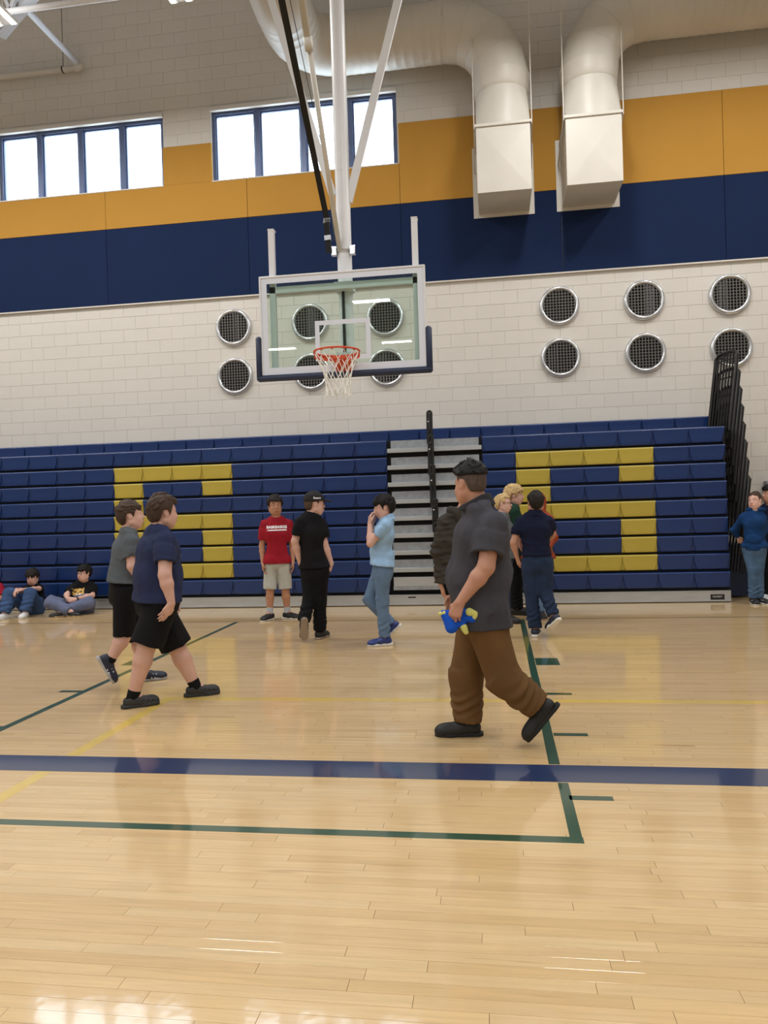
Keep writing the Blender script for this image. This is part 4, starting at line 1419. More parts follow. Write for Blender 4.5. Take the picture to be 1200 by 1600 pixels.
    if sh.get('hood_up'):
        C = Sdf()
        C.add(ellip(HP(-0.022, 0, 0.022), AX, np.array([0.112, 0.094, 0.112]) * hs), 0.02)
        C.add(cone(HP(-0.03, 0, -0.02), nk - fwd * 0.01, 0.094 * hs, 0.10 * hs), 0.04)
        C.sub(ellip(HP(0.075, 0, -0.02), AX, np.array([0.085, 0.068, 0.095]) * hs), 0.015)
        C.fold(folds(seed + 5, 0.004, 30))
        link('hood', C.mesh(hc, 'hood'), sh['mat'], so)
    if sh.get('pocket'):
        C = Sdf()
        pc = pv + (nk - pv) * 0.22 + fwd * (bf_ + mg + 0.004)
        C.add(ellip(pc, (fwd, tl, UP), np.array([0.02, 0.11, 0.07]) * s), 0.01)
        link('pouch_pocket', C.mesh(hc, 'pocket'), sh['mat'], so)
    if sh.get('band'):
        C = Sdf(); t0 = TRs[0]
        dd_ = unit(nk - pv)
        C.add(loft([(hemc - dd_ * 0.035, pl_, t0[2] - 0.006, t0[3] - 0.006, t0[4] - 0.006), (hemc + dd_ * 0.02, pl_, t0[2] + 0.0, t0[3] + 0.0, t0[4] + 0.0)]), 0.02)
        C.plane(hemc - dd_ * 0.04, -dd_, 0.004); C.plane(hemc + dd_ * 0.012, dd_, 0.004)
        link('waistband', C.mesh(hc, 'waistband'), sh['mat'], so)
    # trousers or shorts
    pt = spec['pants']
    Q = Sdf()
    mp_ = pt.get('m', 0.014) * s
    top = pv + unit(nk - pv) * 0.10 * s
    Q.add(loft([(pv - UP * 0.05 * s, pl_, hw + mp_ * 0.6, TR[0][3] + mp_, TR[0][4] + mp_), (top, pl_, min(hw, wa + 0.01) + mp_ * 0.5, max(TR[0][3], bf_ * 0.9) + mp_ * 0.4, TR[0][4] + mp_ * 0.5)]), 0.03)
    for sd in 'lr':
        Hh, K, A = hips[sd], J[sd + 'k'], J[sd + 'a']
        if pt['kind'] == 'shorts':
            e1 = Hh + (K - Hh) * pt.get('len', 0.95)
            over = pt.get('len', 0.95) > 1
            if over: e1 = K + (A - K) * (pt['len'] - 1)
            Q.add(capped(Hh, e1, 0.090 * lr_ + mp_, pt.get('r', 0.095) * s, 0.05), 0.02)
            Q.sub(cone(e1 - unit(e1 - Hh) * 0.02, e1 + unit(e1 - Hh) * 0.08, min(0.064 * lr_ + 0.006, pt.get('r', 0.095) * s - 0.018), min(0.062 * lr_ + 0.006, pt.get('r', 0.095) * s - 0.018)), 0.003)
        else:
            e1 = K + (A - K) * pt.get('len', 0.99)
            Q.add(cone(Hh, K, 0.088 * lr_ + mp_, pt.get('rk', 0.062) * lr_ + mp_), 0.045)
            Q.add(capped(K, e1, pt.get('rk', 0.062) * lr_ + mp_, pt.get('r', 0.066) * s, 0.05), 0.03)
    if pt.get('fold'):
        Q.fold(folds(seed + 11, 1.5 * pt['fold'], pt.get('ff', 22), pt.get('fsq', (0.8, 0.8, 0.9)), 0.6))
    if pt.get('stack'):          # bunched cloth above the shoe
        az = {sd: (J[sd + 'a'], unit(J[sd + 'a'] - J[sd + 'k'])) for sd in 'lr'}
        amp = pt['stack']
        def stackf(P):
            tot = 0
            for sd in 'lr':
                a_, d_ = az[sd]
                q = P - a_.astype(F32); t_ = q @ d_.astype(F32)
                r2 = np.einsum('ij,ij->i', q, q) - t_ * t_
                wgt = np.exp(-((t_ + 0.11) / 0.07) ** 2) * (r2 < 0.02)
                tot = tot + wgt * np.sin(t_ * 105 + 3 * np.sin(q[:, 0] * 19) + 3 * np.sin(q[:, 1] * 17))
            return (tot * amp).astype(F32)
        Q.fold(stackf)
    for sd in 'lr':
        Hh, K, A = hips[sd], J[sd + 'k'], J[sd + 'a']
        e2 = (Hh + (K - Hh) * min(pt.get('len', 0.95), 1.0)) if pt['kind'] == 'shorts' else K
        Q.add(capped(Hh, e2, 0.086 * lr_ + 0.006, 0.086 * lr_ + (0.056 - 0.086) * lr_ * min(1.0, np.linalg.norm(e2 - Hh) / max(1e-6, np.linalg.norm(K - Hh))) + 0.006, 0.05), 0.01)
        if pt['kind'] != 'shorts':
            Q.add(cone(K, K + (A - K) * 0.30, 0.056 * lr_ + 0.006, 0.058 * lr_ + 0.006), 0.01)
            Q.add(cone(K + (A - K) * 0.30, K + (A - K) * 0.85, 0.058 * lr_ + 0.006, 0.046 * s + 0.004), 0.01)
    Q.add(loft([(t_[0], t_[1], t_[2] + 0.006, t_[3] + 0.006, t_[4] + 0.006) for t_ in TR[:2]]), 0.01)
    if not spec.get('sit'): Q.plane(top, unit(nk - pv), 0.006)
    po = link(pt.get('name', pt['kind']), Q.mesh(hc, 'pants'), pt['mat'], root)
    if pt.get('waistline'):
        pass
    # --- socks and shoes
    for sd in 'lr':
        A, ff_, fl_, fu_, fs = feet[sd]
        K = J[sd + 'k']
        ds = unit(K - A)
        sk_ = spec.get('sock')
        if sk_:
            S_ = Sdf()
            S_.add(capped(A + ds * sk_['h'] * s, A - ds * 0.03, 0.040 * s * (0.75 + 0.25 * fat) + 0.004, 0.037 * s * (0.75 + 0.25 * fat) + 0.005, 0.0), 0.0)
            link('sock', S_.mesh(h, 'sock'), sk_['mat'], root)
        make_shoe(root, spec['shoe'], A, ff_, fl_, fu_, fs, h)
    return root, bo, so, HP, AX

BALLS = {}
def uv_ball(r):
    k = round(r, 5)
    if k not in BALLS:
        pr = [(max(1e-5, r * math.sin(PI * i / 8)), -r * math.cos(PI * i / 8)) for i in range(9)]
        BALLS[k] = MB().lathe(pr, 'z', 12).mesh('ball', True)
        return BALLS[k]
    return BALLS[k].copy()

def make_shoe(root, sp, A, f, l, u, s, h):
    """A ankle; sole plane sits 0.085 s below the ankle along u"""
    c = A - u * 0.085 * s
    P = lambda a, b, d: c + (f * a + l * b + u * d) * s
    up = Sdf()
    th = sp.get('sole_h', 0.022)
    hi = sp.get('high', 0.0)
    up.add(cone(P(-0.035, 0, 0.045), P(0.02, 0, 0.055 + hi * 0.3), 0.040 * s, 0.043 * s), 0.03)
    up.add(ellip(P(0.085, 0, 0.035), (f, l, u), np.array([0.075, 0.047, 0.043]) * s), 0.04)
    up.add(ellip(P(0.145, 0, 0.028), (f, l, u), np.array([0.048, 0.045, 0.034 * sp.get('toe', 1.0)]) * s), 0.03)
    up.add(cone(P(-0.02, 0, 0.06), P(-0.022, 0, 0.088 + hi), 0.040 * s, 0.039 * s), 0.02)
    up.plane(P(0, 0, th * 0.6), -u, 0.004)
    up.plane(P(-0.02, 0, 0.085 + hi), u + f * -0.15, 0.005)
    if sp.get('clog'):
        up.sub(cone(P(-0.03, 0, 0.10), P(0.03, 0, 0.10), 0.042 * s, 0.040 * s), 0.006)
        for k in range(3):
            for e in (-1, 1):
                up.sub(ellip(P(0.07 + 0.035 * k, 0.05 * e, 0.045 - 0.004 * k), (f, l, u), np.array([0.010, 0.014, 0.008]) * s), 0.003)
    if sp.get('low'):
        up.sub(cone(P(-0.03, 0, 0.105), P(0.02, 0, 0.105), 0.034 * s, 0.034 * s), 0.006)
    so = link('shoe', up.mesh(h * 0.85, 'shoe'), sp['mat'], root)
    S = Sdf()
    def sole2d():
        pts = [(-0.052, 0.0, 0.036), (0.03, 0.002, 0.035), (0.10, 0.0, 0.047), (0.150, -0.002, 0.042)]
        segs = [(np.array(a[:2]) * s, np.array(b[:2]) * s, a[2] * s, b[2] * s) for a, b in zip(pts[:-1], pts[1:])]
        ex = sp.get('sole_w', 0.0) * s
        cc = c.astype(F32)
        def g(Q):
            q = Q - cc
            x = q @ f.astype(F32); y_ = q @ l.astype(F32); z_ = q @ u.astype(F32)
            out = None
            for a, b, ra, rb in segs:
                d = b - a; t = np.clip(((x - a[0]) * d[0] + (y_ - a[1]) * d[1]) / F32(d @ d), 0, 1)
                e = np.sqrt((x - a[0] - t * d[0]) ** 2 + (y_ - a[1] - t * d[1]) ** 2) - (ra + (rb - ra) * t) - ex
                out = e if out is None else smin(out, e, 0.015)
            zz_ = np.abs(z_ - F32(th * s / 2)) - F32(th * s / 2)
            return np.maximum(out, zz_).astype(F32)
        R = 0.22 * s
        return g, c - R, c + R
    S.add(sole2d(), 0.0)
    link('sole', S.mesh(h * 0.75, 'sole'), sp.get('sole', M_SOLEW), so)
    if sp.get('toe_cap'):
        C = Sdf(); C.add(ellip(P(0.155, 0, 0.028), (f, l, u), np.array([0.042, 0.046, 0.033]) * s), 0.0); C.plane(P(0.158, 0, 0), -f, 0.003); C.plane(P(0, 0, th * 0.5), -u, 0.003)
        link('toe_cap', C.mesh(h * 0.75, 'toe_cap'), sp['toe_cap'], so)
    if sp.get('laces'):
        b = MB()
        for k in range(4):
            z_ = 0.083 - 0.011 * k; x_ = 0.045 + 0.023 * k
            b.tube([tuple(P(x_, -0.026, z_ - 0.008)), tuple(P(x_, 0, z_ + 0.002)), tuple(P(x_, 0.026, z_ - 0.008))], 0.0035 * s, 5)
        b.build('laces', sp['laces'], so)
    if sp.get('stripe'):
        b = MB()
        for e in (-1, 1):
            for k in range(sp.get('nst', 3)):
                x_ = 0.035 + 0.028 * k
                b.bar(tuple(P(x_ + 0.022, 0.0445 * e, 0.02)), tuple(P(x_, 0.038 * e, 0.062)), 0.010 * s, 0.008 * s, tuple(l))
        b.build('side_stripe', sp['stripe'], so)
    if sp.get('panel'):
        C = Sdf(); C.add(ellip(P(0.07, 0, 0.040), (f, l, u), np.array([0.06, 0.0485, 0.030]) * s), 0.0); C.plane(P(0, 0, th * 0.7), -u, 0.003)
        link('side_panel', C.mesh(h * 0.75, 'panel'), sp['panel'], so)
    return so

def make_hair(root, spec, hr, HP, AX, hs, h):
    """hair cap following the scalp, hairline cut as one smooth curve, locks laid along the surface"""
    F, Lx, U = AX
    m = hair_mat(hr['c'])
    th = hr.get('t', 0.012)
    rg = random.Random(spec.get('seed', 1) * 13 + 5)
    C = Sdf()
    R0 = np.array([0.093, 0.0735, 0.083]); C0 = np.array([-0.014, 0, 0.032])
    R1 = R0 + np.array([th, th, th * hr.get('top', 1.2)])
    C.add(ellip(HP(*C0), AX, R1 * hs), 0.01)
    bl_ = hr.get('len', 1.0)
    if not hr.get('fade'):
        C.add(ellip(HP(-0.052, 0, -0.012), AX, np.array([0.052 + th * 0.6, 0.060 + th * 0.5, 0.058 * bl_]) * hs), 0.03)
    fz = hr.get('fringe', 0.058)
    # locks first, so that the hairline cut also trims them
    flow = np.array(hr.get('flow', (0.5, 0, -0.5)), float)
    for i in range(hr.get('locks', 26)):
        a = rg.uniform(0, 2 * PI); el = math.asin(rg.uniform(-0.1, 0.98))
        d = np.array([math.cos(a) * math.cos(el), math.sin(a) * math.cos(el), math.sin(el)])
        p = C0 + R1 * d * 0.97
        n = unit(d / R1)
        g = flow + np.array([rg.uniform(-.3, .3), rg.uniform(-.5, .5), rg.uniform(-.2, .2)])
        g = unit(g - n * (g @ n) * 0.9)
        q = p + g * hr.get('ll', 0.035) * rg.uniform(0.7, 1.2) + n * 0.002
        C.add(cone(HP(*p), HP(*q), hr.get('lr', 0.012) * hs, 0.006 * hs), 0.006)
    C.fold(folds(spec.get('seed', 1) + 40, hr.get('rough', 0.0025), 110, (1, 1, 0.6)))
    # hairline: keep hair behind / above a curve running fringe -> temple -> in front of the ear -> nape
    ear = hr.get('ear', -0.022)
    hx = hr.get('fx', 0.046)
    def line_cut(P):
        q = (P - HP(0, 0, 0).astype(F32)) / F32(hs)
        x = q @ F.astype(F32); y_ = np.abs(q @ Lx.astype(F32)); z_ = q @ U.astype(F32)
        # required height as a function of x (front to back) and of the side
        w_ = hr.get('fwave', 0.006) * np.sin(q @ Lx.astype(F32) * 95 + 1.0)
        front = fz - 0.10 * np.clip(0.085 - x, 0, 1) * 0 + w_
        zt = np.where(x > hx, front, np.where(x > 0.012, front + (ear - front) * ((hx - x) / (hx - 0.012)) ** hr.get('pw', 1.6), 0))
        back = np.where(x > -0.040, 0.022, 0.022 + (-0.075 * bl_ - 0.022) * np.clip((-0.040 - x) / 0.022, 0, 1))
        zt = np.where(x > 0.012, zt, np.where(x > -0.004, ear + (0.022 - ear) * (0.012 - x) / 0.016, back))
        if hr.get('fade'): zt = np.maximum(zt, hr['fade'] + 0.10 * np.clip(-x, 0, 1) * 0)
        if hr.get('shag'): zt = np.where((x < 0.012) & (x > -0.040), np.minimum(zt, 0.022 - hr['shag']), zt)
        return ((zt - z_) * F32(hs) * F32(0.8)).astype(F32)
    C.ops.append(('p', line_cut, 0.006))
    if hr.get('bangs'):
        nb_ = 13
        for i in range(nb_):
            y_ = (-0.056 + 0.112 * i / (nb_ - 1))
            x0 = 0.074 - 7.0 * y_ * y_
            C.add(cone(HP(x0 - 0.010, y_, fz + 0.022), HP(x0 + 0.010, y_ * 1.05 + rg.uniform(-.008, .008), fz - hr['bangs'] * rg.uniform(0.6, 1.1)), 0.011 * hs, 0.005 * hs), 0.008)
    link('hair', C.mesh(h * 0.8, 'hair'), m, root)
    if hr.get('fade'):
        D = Sdf()
        D.add(ellip(HP(-0.015, 0, 0.030), AX, np.array([0.0975, 0.0775, 0.084]) * hs), 0.01)
        D.add(ellip(HP(-0.052, 0, -0.016), AX, np.array([0.048, 0.056, 0.05]) * hs), 0.03)
        def cut2(P):
            q = (P - HP(0, 0, 0).astype(F32)) / F32(hs)
            x = q @ F.astype(F32); z_ = q @ U.astype(F32)
            zt = np.where(x > 0.05, 0.07, np.where(x > 0.008, 0.0 + (x - 0.008) * 1.6, np.where(x > -0.036, 0.026, -0.045)))
            zt = np.where((x <= -0.036) & (x > -0.06), 0.026 + (-0.071) * ((-0.036 - x) / 0.024), zt)
            return ((zt - z_) * F32(hs) * F32(0.7)).astype(F32)
        D.ops.append(('p', cut2, 0.006))
        link('faded_sides', D.mesh(h * 0.8, 'fade'), hair_mat('fade'), root)

def make_cap(root, HP, AX, hs, h):
    F, Lx, U = AX
    m = mat('black_cap_cloth', (16, 16, 18), 0.8, var=0.1, vscale=40)
    C = Sdf()
    C.add(ellip(HP(-0.014, 0, 0.042), AX, np.array([0.108, 0.090, 0.098]) * hs), 0.01)
    C.add(capped(HP(-0.014, 0, 0.035), HP(-0.012, 0, 0.09), 0.099 * hs, 0.086 * hs, 0.0), 0.02)
    C.plane(HP(0, 0, 0.034), -U, 0.004)
    cp = link('cap', C.mesh(h * 0.8, 'cap'), m, root)
    B = Sdf()
    B.add(ellip(HP(0.10, 0, 0.036), (unit(F - U * 0.18), Lx, unit(U + F * 0.18)), np.array([0.085, 0.080, 0.010]) * hs), 0.0)
    B.plane(HP(0.07, 0, 0), -F, 0.004)
    link('brim', B.mesh(h * 0.7, 'brim'), m, cp)
    link('button', uv_ball(0.009 * hs), m, cp, tuple(HP(-0.014, 0, 0.141)))
    return cp

def stick_print(me_, src, origin, right, up, out, parent, m, name='print', off=0.003):
    """lay a flat mesh (XY) onto a surface by projecting along -out"""
    bv = BVHTree.FromPolygons([v.co[:] for v in src.data.vertices], [p.vertices[:] for p in src.data.polygons])
    o_, r_, u_, n_ = V3(origin), unit(right), unit(up), unit(out)
    for v in me_.vertices:
        p = o_ + r_ * v.co.x + u_ * v.co.y + n_ * 0.25
        hit = bv.ray_cast(Vector(p), Vector(-n_), 0.6)
        q = V3(hit[0]) + n_ * (off + v.co.z) if hit[0] is not None else o_ + r_ * v.co.x + u_ * v.co.y
        v.co = Vector(q)
    me_.materials.clear(); me_.materials.append(m)
    return link(name, me_, m, parent)
PJ = {
 'navy': ((-2.55, 5.479), 0.4357, 0.977, {'hd': (0.061, 0, 1.43), 'nk': (0.017, 0, 1.319), 'pv': (-0.007, 0, 0.785), 'ch': (0.011, 0, 1.143), 'ws': (-0.002, 0, 0.942), 'ls': (0.024, 0.2, 1.217), 'rs': (0.066, -0.17, 1.221), 'le': (0.072, 0.24, 0.989), 'lw': (0.111, 0.24, 0.776), 're': (0.053, -0.27, 0.978), 'rw': (0.093, -0.29, 0.772), 'rk': (-0.091, -0.1, 0.45), 'ra': (-0.199, -0.08, 0.084), 'lk': (0.127, 0.1, 0.388), 'la': (0.255, 0.09, 0.084), 'hem': (-0.008, 0, 0.765)}),
 'grey': ((-3.029, 6.078), 0.4624, 0.960, {'hd': (-0.014, 0, 1.417), 'nk': (-0.035, 0, 1.299), 'pv': (-0.086, 0, 0.804), 'ch': (-0.044, 0, 1.132), 'ws': (-0.066, 0, 0.959), 'ls': (-0.057, 0.17, 1.194), 'rs': (-0.014, -0.15, 1.196), 'le': (-0.065, 0.2, 0.97), 'lw': (0.015, 0.2, 0.799), 're': (-0.015, -0.18, 0.999), 'rw': (0.074, -0.16, 0.864), 'rk': (-0.09, -0.09, 0.439), 'ra': (-0.212, -0.09, 0.235), 'lk': (0.002, 0.08, 0.394), 'la': (0.055, 0.08, 0.083), 'hem': (-0.088, 0, 0.86)}),
 'polo': ((-0.131, 4.638), 0.0283, 1.050, {'hd': (-0.025, 0, 1.543), 'nk': (0.013, 0, 1.426), 'pv': (0.025, 0, 0.816), 'ch': (0.032, 0, 1.218), 'ws': (0.025, 0, 0.976), 'rs': (-0.011, 0.2, 1.317), 'ls': (0.102, -0.17, 1.304), 're': (-0.055, 0.24, 1.052), 'rw': (-0.133, 0.22, 0.861), 'le': (0.056, -0.25, 1.064), 'lw': (-0.098, -0.265, 0.868), 'rk': (-0.086, 0.1, 0.365), 'ra': (-0.079, 0.1, 0.091), 'lk': (0.141, -0.09, 0.395), 'la': (0.334, -0.09, 0.231), 'hem': (0.019, 0, 0.693)}),
 'red': ((-2.867, 9.688), 0.2877, 1.013, {'hd': (0.012, 0, 1.487), 'nk': (0.023, 0, 1.338), 'pv': (0.015, 0, 0.786), 'ch': (0.022, 0, 1.12), 'ws': (0.018, 0, 0.905), 'rs': (-0.121, 0, 1.257), 'ls': (0.172, 0, 1.247), 're': (-0.175, 0.03, 0.97), 'rw': (-0.168, -0.03, 0.739), 'le': (0.217, 0.03, 0.955), 'lw': (0.219, -0.03, 0.743), 'rk': (-0.087, -0.02, 0.395), 'ra': (-0.099, 0, 0.087), 'lk': (0.111, -0.02, 0.386), 'la': (0.131, 0.02, 0.087), 'hem': (0.014, 0, 0.734)}),
 'cap': ((-1.986, 8.179), 0.2382, 1.006, {'hd': (0.028, 0, 1.479), 'nk': (-0.024, 0, 1.377), 'pv': (0.002, 0, 0.781), 'ch': (-0.031, 0, 1.157), 'ws': (-0.012, 0, 0.928), 'ls': (-0.146, -0.02, 1.286), 'rs': (0.087, 0.02, 1.262), 'le': (-0.206, -0.04, 1.083), 'lw': (-0.155, 0.02, 0.834), 're': (0.117, -0.02, 1.039), 'rw': (0.186, -0.04, 0.825), 'lk': (-0.072, -0.02, 0.442), 'la': (-0.135, -0.12, 0.223), 'rk': (0.048, 0, 0.402), 'ra': (0.034, 0.03, 0.087), 'hem': (-0.01, 0, 0.781)}),
 'blue': ((-1.215, 7.852), 0.1535, 0.954, {'hd': (0.056, 0, 1.419), 'nk': (0.089, 0, 1.305), 'pv': (0.025, 0, 0.815), 'ch': (0.05, 0, 1.132), 'ws': (0.022, 0, 0.978), 'rs': (0.039, 0.17, 1.231), 'ls': (0.06, -0.14, 1.237), 'le': (-0.087, -0.17, 1.059), 'lw': (-0.088, -0.07, 1.262), 're': (-0.075, 0.14, 1.037), 'rw': (-0.068, 0.05, 1.243), 'rk': (-0.118, 0.07, 0.463), 'ra': (0.1, 0.07, 0.198), 'lk': (0.016, -0.06, 0.443), 'la': (0.03, -0.06, 0.082), 'hem': (0.017, 0, 0.82)}),
 'quilt': ((-0.222, 6.345), 0.035, 1.050, {'hd': (0.009, 0, 1.53), 'nk': (-0.059, 0, 1.363), 'pv': (-0.079, 0, 0.826), 'ch': (-0.076, 0, 1.153), 'ws': (-0.083, 0, 0.926), 'ls': (-0.192, -0.04, 1.259), 'rs': (0.059, 0.04, 1.250), 'le': (-0.251, -0.04, 1.064), 'lw': (-0.242, -0.08, 0.778), 're': (0.089, 0.05, 1.04), 'rw': (0.081, 0.02, 0.778), 'lk': (-0.057, 0, 0.386), 'la': (-0.04, 0, 0.091), 'rk': (0.006, 0, 0.385), 'ra': (0.038, 0.02, 0.091), 'hem': (-0.085, 0, 0.78)}),
 'glasses': ((0.015, 9.31), -0.0016, 0.961, {'hd': (0.072, 0, 1.423), 'nk': (0.056, 0, 1.31), 'pv': (0.046, 0, 0.8), 'ch': (0.055, 0, 1.107), 'ws': (0.051, 0, 0.954), 'ls': (0.06, 0.13, 1.227), 'rs': (0.043, -0.13, 1.233), 'le': (0.038, 0.15, 1.009), 'lw': (0.047, 0.15, 0.806), 're': (0.022, -0.15, 1.022), 'rw': (0.031, -0.15, 0.825), 'lk': (0.037, 0.07, 0.454), 'la': (0.012, 0.07, 0.083), 'rk': (0.051, -0.07, 0.469), 'ra': (0.057, -0.07, 0.083), 'hem': (0.045, 0, 0.761)}),
 'green': ((0.189, 9.946), -0.019, 1.034, {'hd': (0.046, 0, 1.519), 'nk': (0.023, 0, 1.396), 'pv': (0.013, 0, 0.803), 'ch': (0.013, 0, 1.209), 'ws': (0.013, 0, 0.974), 'ls': (0.017, 0.16, 1.311), 'rs': (0.039, -0.15, 1.307), 'le': (0.015, 0.18, 1.023), 'lw': (0.078, 0.2, 0.795), 're': (0.066, -0.18, 1.056), 'rw': (0.122, -0.16, 0.796), 'lk': (0.004, 0.08, 0.413), 'la': (0.004, 0.08, 0.089), 'rk': (0.031, -0.08, 0.429), 'ra': (0.035, -0.06, 0.089), 'hem': (0.009, 0, 0.732)}),
 'back': ((0.407, 8.304), -0.0489, 0.954, {'hd': (0.006, 0, 1.424), 'nk': (-0.001, 0, 1.304), 'pv': (0.005, 0, 0.812), 'ch': (-0.008, 0, 1.134), 'ws': (-0.002, 0, 0.973), 'ls': (-0.158, 0, 1.228), 'rs': (0.132, 0, 1.220), 'le': (-0.238, -0.02, 1.002), 'lw': (-0.204, 0.03, 0.837), 're': (0.173, 0.12, 1.079), 'rw': (0.116, 0.3, 1.002), 'lk': (-0.067, 0.02, 0.477), 'la': (-0.038, 0, 0.082), 'rk': (0.08, 0, 0.478), 'ra': (0.157, -0.1, 0.228), 'hem': (-0.003, 0, 0.861)}),
 'orange': ((0.507, 9.593), -0.0528, 0.978, {'hd': (-0.011, 0, 1.431), 'nk': (-0.008, 0, 1.295), 'pv': (-0.018, 0, 0.759), 'ch': (-0.008, 0, 1.089), 'ws': (-0.013, 0, 0.903), 'rs': (-0.128, 0, 1.198), 'ls': (0.119, 0, 1.204), 're': (-0.152, -0.08, 1.003), 'rw': (-0.063, -0.2, 0.941), 'le': (0.164, -0.05, 0.994), 'lw': (0.088, -0.18, 0.859), 'rk': (-0.079, -0.02, 0.428), 'ra': (-0.086, 0, 0.084), 'lk': (0.012, -0.02, 0.427), 'la': (-0.002, 0, 0.084), 'hem': (-0.018, 0, 0.731)}),
 'hoodie': ((3.345, 10.673), -0.3037, 0.931, {'hd': (0.013, 0, 1.364), 'nk': (0.019, 0, 1.227), 'pv': (-0.009, 0, 0.762), 'ch': (0.004, 0, 1.076), 'ws': (-0.005, 0, 0.907), 'rs': (-0.114, 0, 1.149), 'ls': (0.098, 0.02, 1.138), 're': (-0.242, 0.1, 0.979), 'rw': (-0.196, 0.16, 0.871), 'le': (0.116, 0.1, 0.962), 'lw': (0.054, 0.16, 0.862), 'rk': (-0.039, -0.03, 0.437), 'ra': (-0.037, 0, 0.08), 'lk': (0.043, 0.02, 0.434), 'la': (0.04, 0.05, 0.08), 'hem': (-0.009, 0, 0.752)}),
 'dark': ((3.66, 11.048), -0.3199, 0.993, {'hd': (0.012, 0, 1.442), 'nk': (0.016, 0, 1.295), 'pv': (0.002, 0, 0.771), 'ch': (0.011, 0, 1.069), 'ws': (0.006, 0, 0.895), 'rs': (-0.094, 0, 1.214), 'ls': (0.13, 0, 1.208), 're': (-0.108, 0.02, 1.009), 'rw': (-0.081, -0.05, 0.812), 'le': (0.14, 0.02, 1.005), 'lw': (0.119, -0.05, 0.802), 'rk': (-0.045, -0.02, 0.393), 'ra': (-0.053, 0, 0.086), 'lk': (0.033, -0.02, 0.393), 'la': (0.033, 0, 0.086), 'hem': (0.001, 0, 0.661)}),
 'sit1': ((-6.921, 10.573), 0.5796, 0.900, {'hd': (0.021, -0.1, 0.544), 'nk': (0.036, -0.03, 0.419), 'pv': (0.02, -0.14, 0.105), 'ch': (0.032, 0, 0.301), 'ws': (0.03, -0.04, 0.19), 'rs': (-0.047, -0.05, 0.355), 'ls': (0.101, -0.05, 0.363), 're': (-0.12, -0.22, 0.363), 'rw': (-0.193, -0.42, 0.404), 'le': (0.105, -0.2, 0.377), 'lw': (-0.129, -0.42, 0.393), 'lk': (-0.019, -0.42, 0.342), 'la': (-0.088, -0.5, 0.078), 'rk': (-0.283, -0.4, 0.354), 'ra': (-0.356, -0.48, 0.078), 'hem': (0.026, -0.10, 0.13)}),
 'sit2': ((-6.189, 10.588), 0.5289, 0.900, {'hd': (0.096, -0.08, 0.583), 'nk': (0.101, -0.02, 0.45), 'pv': (0.062, -0.13, 0.11), 'ch': (0.091, -0, 0.339), 'ws': (0.075, -0.05, 0.215), 'rs': (-0.043, -0.06, 0.385), 'ls': (0.216, -0.02, 0.364), 're': (-0.147, -0.15, 0.284), 'rw': (-0.137, -0.34, 0.253), 'le': (0.199, -0.14, 0.251), 'lw': (-0.035, -0.34, 0.232), 'rk': (-0.354, -0.3, 0.21), 'ra': (-0.096, -0.46, 0.072), 'lk': (0.158, -0.32, 0.174), 'la': (-0.23, -0.4, 0.072), 'hem': (0.068, -0.10, 0.13)}),
 'sit3': ((-7.525, 10.48), 0.6227, 0.900, {'hd': (-0, -0.1, 0.563), 'nk': (0.022, -0.03, 0.442), 'pv': (0.02, -0.13, 0.11), 'ch': (0.035, 0, 0.323), 'ws': (0.023, -0.04, 0.20), 'rs': (-0.064, -0.03, 0.396), 'ls': (0.123, -0.05, 0.393), 're': (-0.11, -0.14, 0.271), 'rw': (-0.044, -0.34, 0.218), 'le': (0.152, -0.12, 0.257), 'lw': (0.055, -0.32, 0.199), 'rk': (-0.241, -0.3, 0.24), 'ra': (0.018, -0.44, 0.072), 'lk': (0.241, -0.2, 0.153), 'la': (-0.081, -0.4, 0.072), 'hem': (0.02, -0.10, 0.13)}),
}

# ---- the cast: joints in metres, X = to the picture's right, Y = away, Z = up, about each person's spot on the floor
C_NAVY = cloth('navy_tee', (40, 48, 80))
C_GREY = cloth('grey_tee', (88, 94, 100))
C_CHAR = cloth('charcoal_polo', (66, 66, 73), var=0.14, vscale=10)
C_RED = cloth('red_tee', (146, 24, 40))
C_BLACK = cloth('black_cotton', (17, 17, 21))
C_BLACK2 = cloth('black_trouser', (14, 15, 19))
C_SKY = cloth('pale_blue_polo', (146, 180, 214))
C_OLIVE = cloth('quilted_olive_black', (56, 52, 47), var=0.12)
C_GREEN = cloth('dark_green_tee', (26, 54, 42))
C_NAVYP = cloth('dark_navy_polo', (18, 25, 50))
C_ORANGE = cloth('rust_orange_hoodie', (146, 66, 44))
C_BLUEH = cloth('blue_hoodie', (18, 56, 104), var=0.14, vscale=9)
C_CRIM = cloth('crimson_tee', (160, 28, 52))
C_BROWN = cloth('brown_trouser', (104, 76, 45), var=0.12, vscale=8)
C_ASH = cloth('pale_grey_shorts', (176, 176, 170))
C_JEAN = cloth('mid_blue_denim', (96, 120, 150), var=0.2, vscale=10)
C_JEAND = cloth('dark_blue_denim', (36, 50, 76), var=0.22, vscale=8)
C_JEANL = cloth('light_blue_denim', (104, 134, 172), var=0.2, vscale=10)
C_JEANG = cloth('grey_blue_denim', (98, 106, 134), var=0.16, vscale=10)
C_JEANW = cloth('wide_blue_denim', (58, 82, 122), var=0.2, vscale=10)
C_JEANH = cloth('faded_blue_denim', (72, 98, 128), var=0.2, vscale=10)
C_SOCKB = cloth('black_sock', (16, 16, 18)); C_SOCKW = cloth('pale_grey_sock', (176, 184, 194))
L_BLACK = mat('black_shoe', (22, 22, 24), 0.6); L_NAVY = mat('navy_shoe', (28, 36, 58), 0.5); L_WHITE = mat('white_shoe', (214, 216, 220), 0.5)
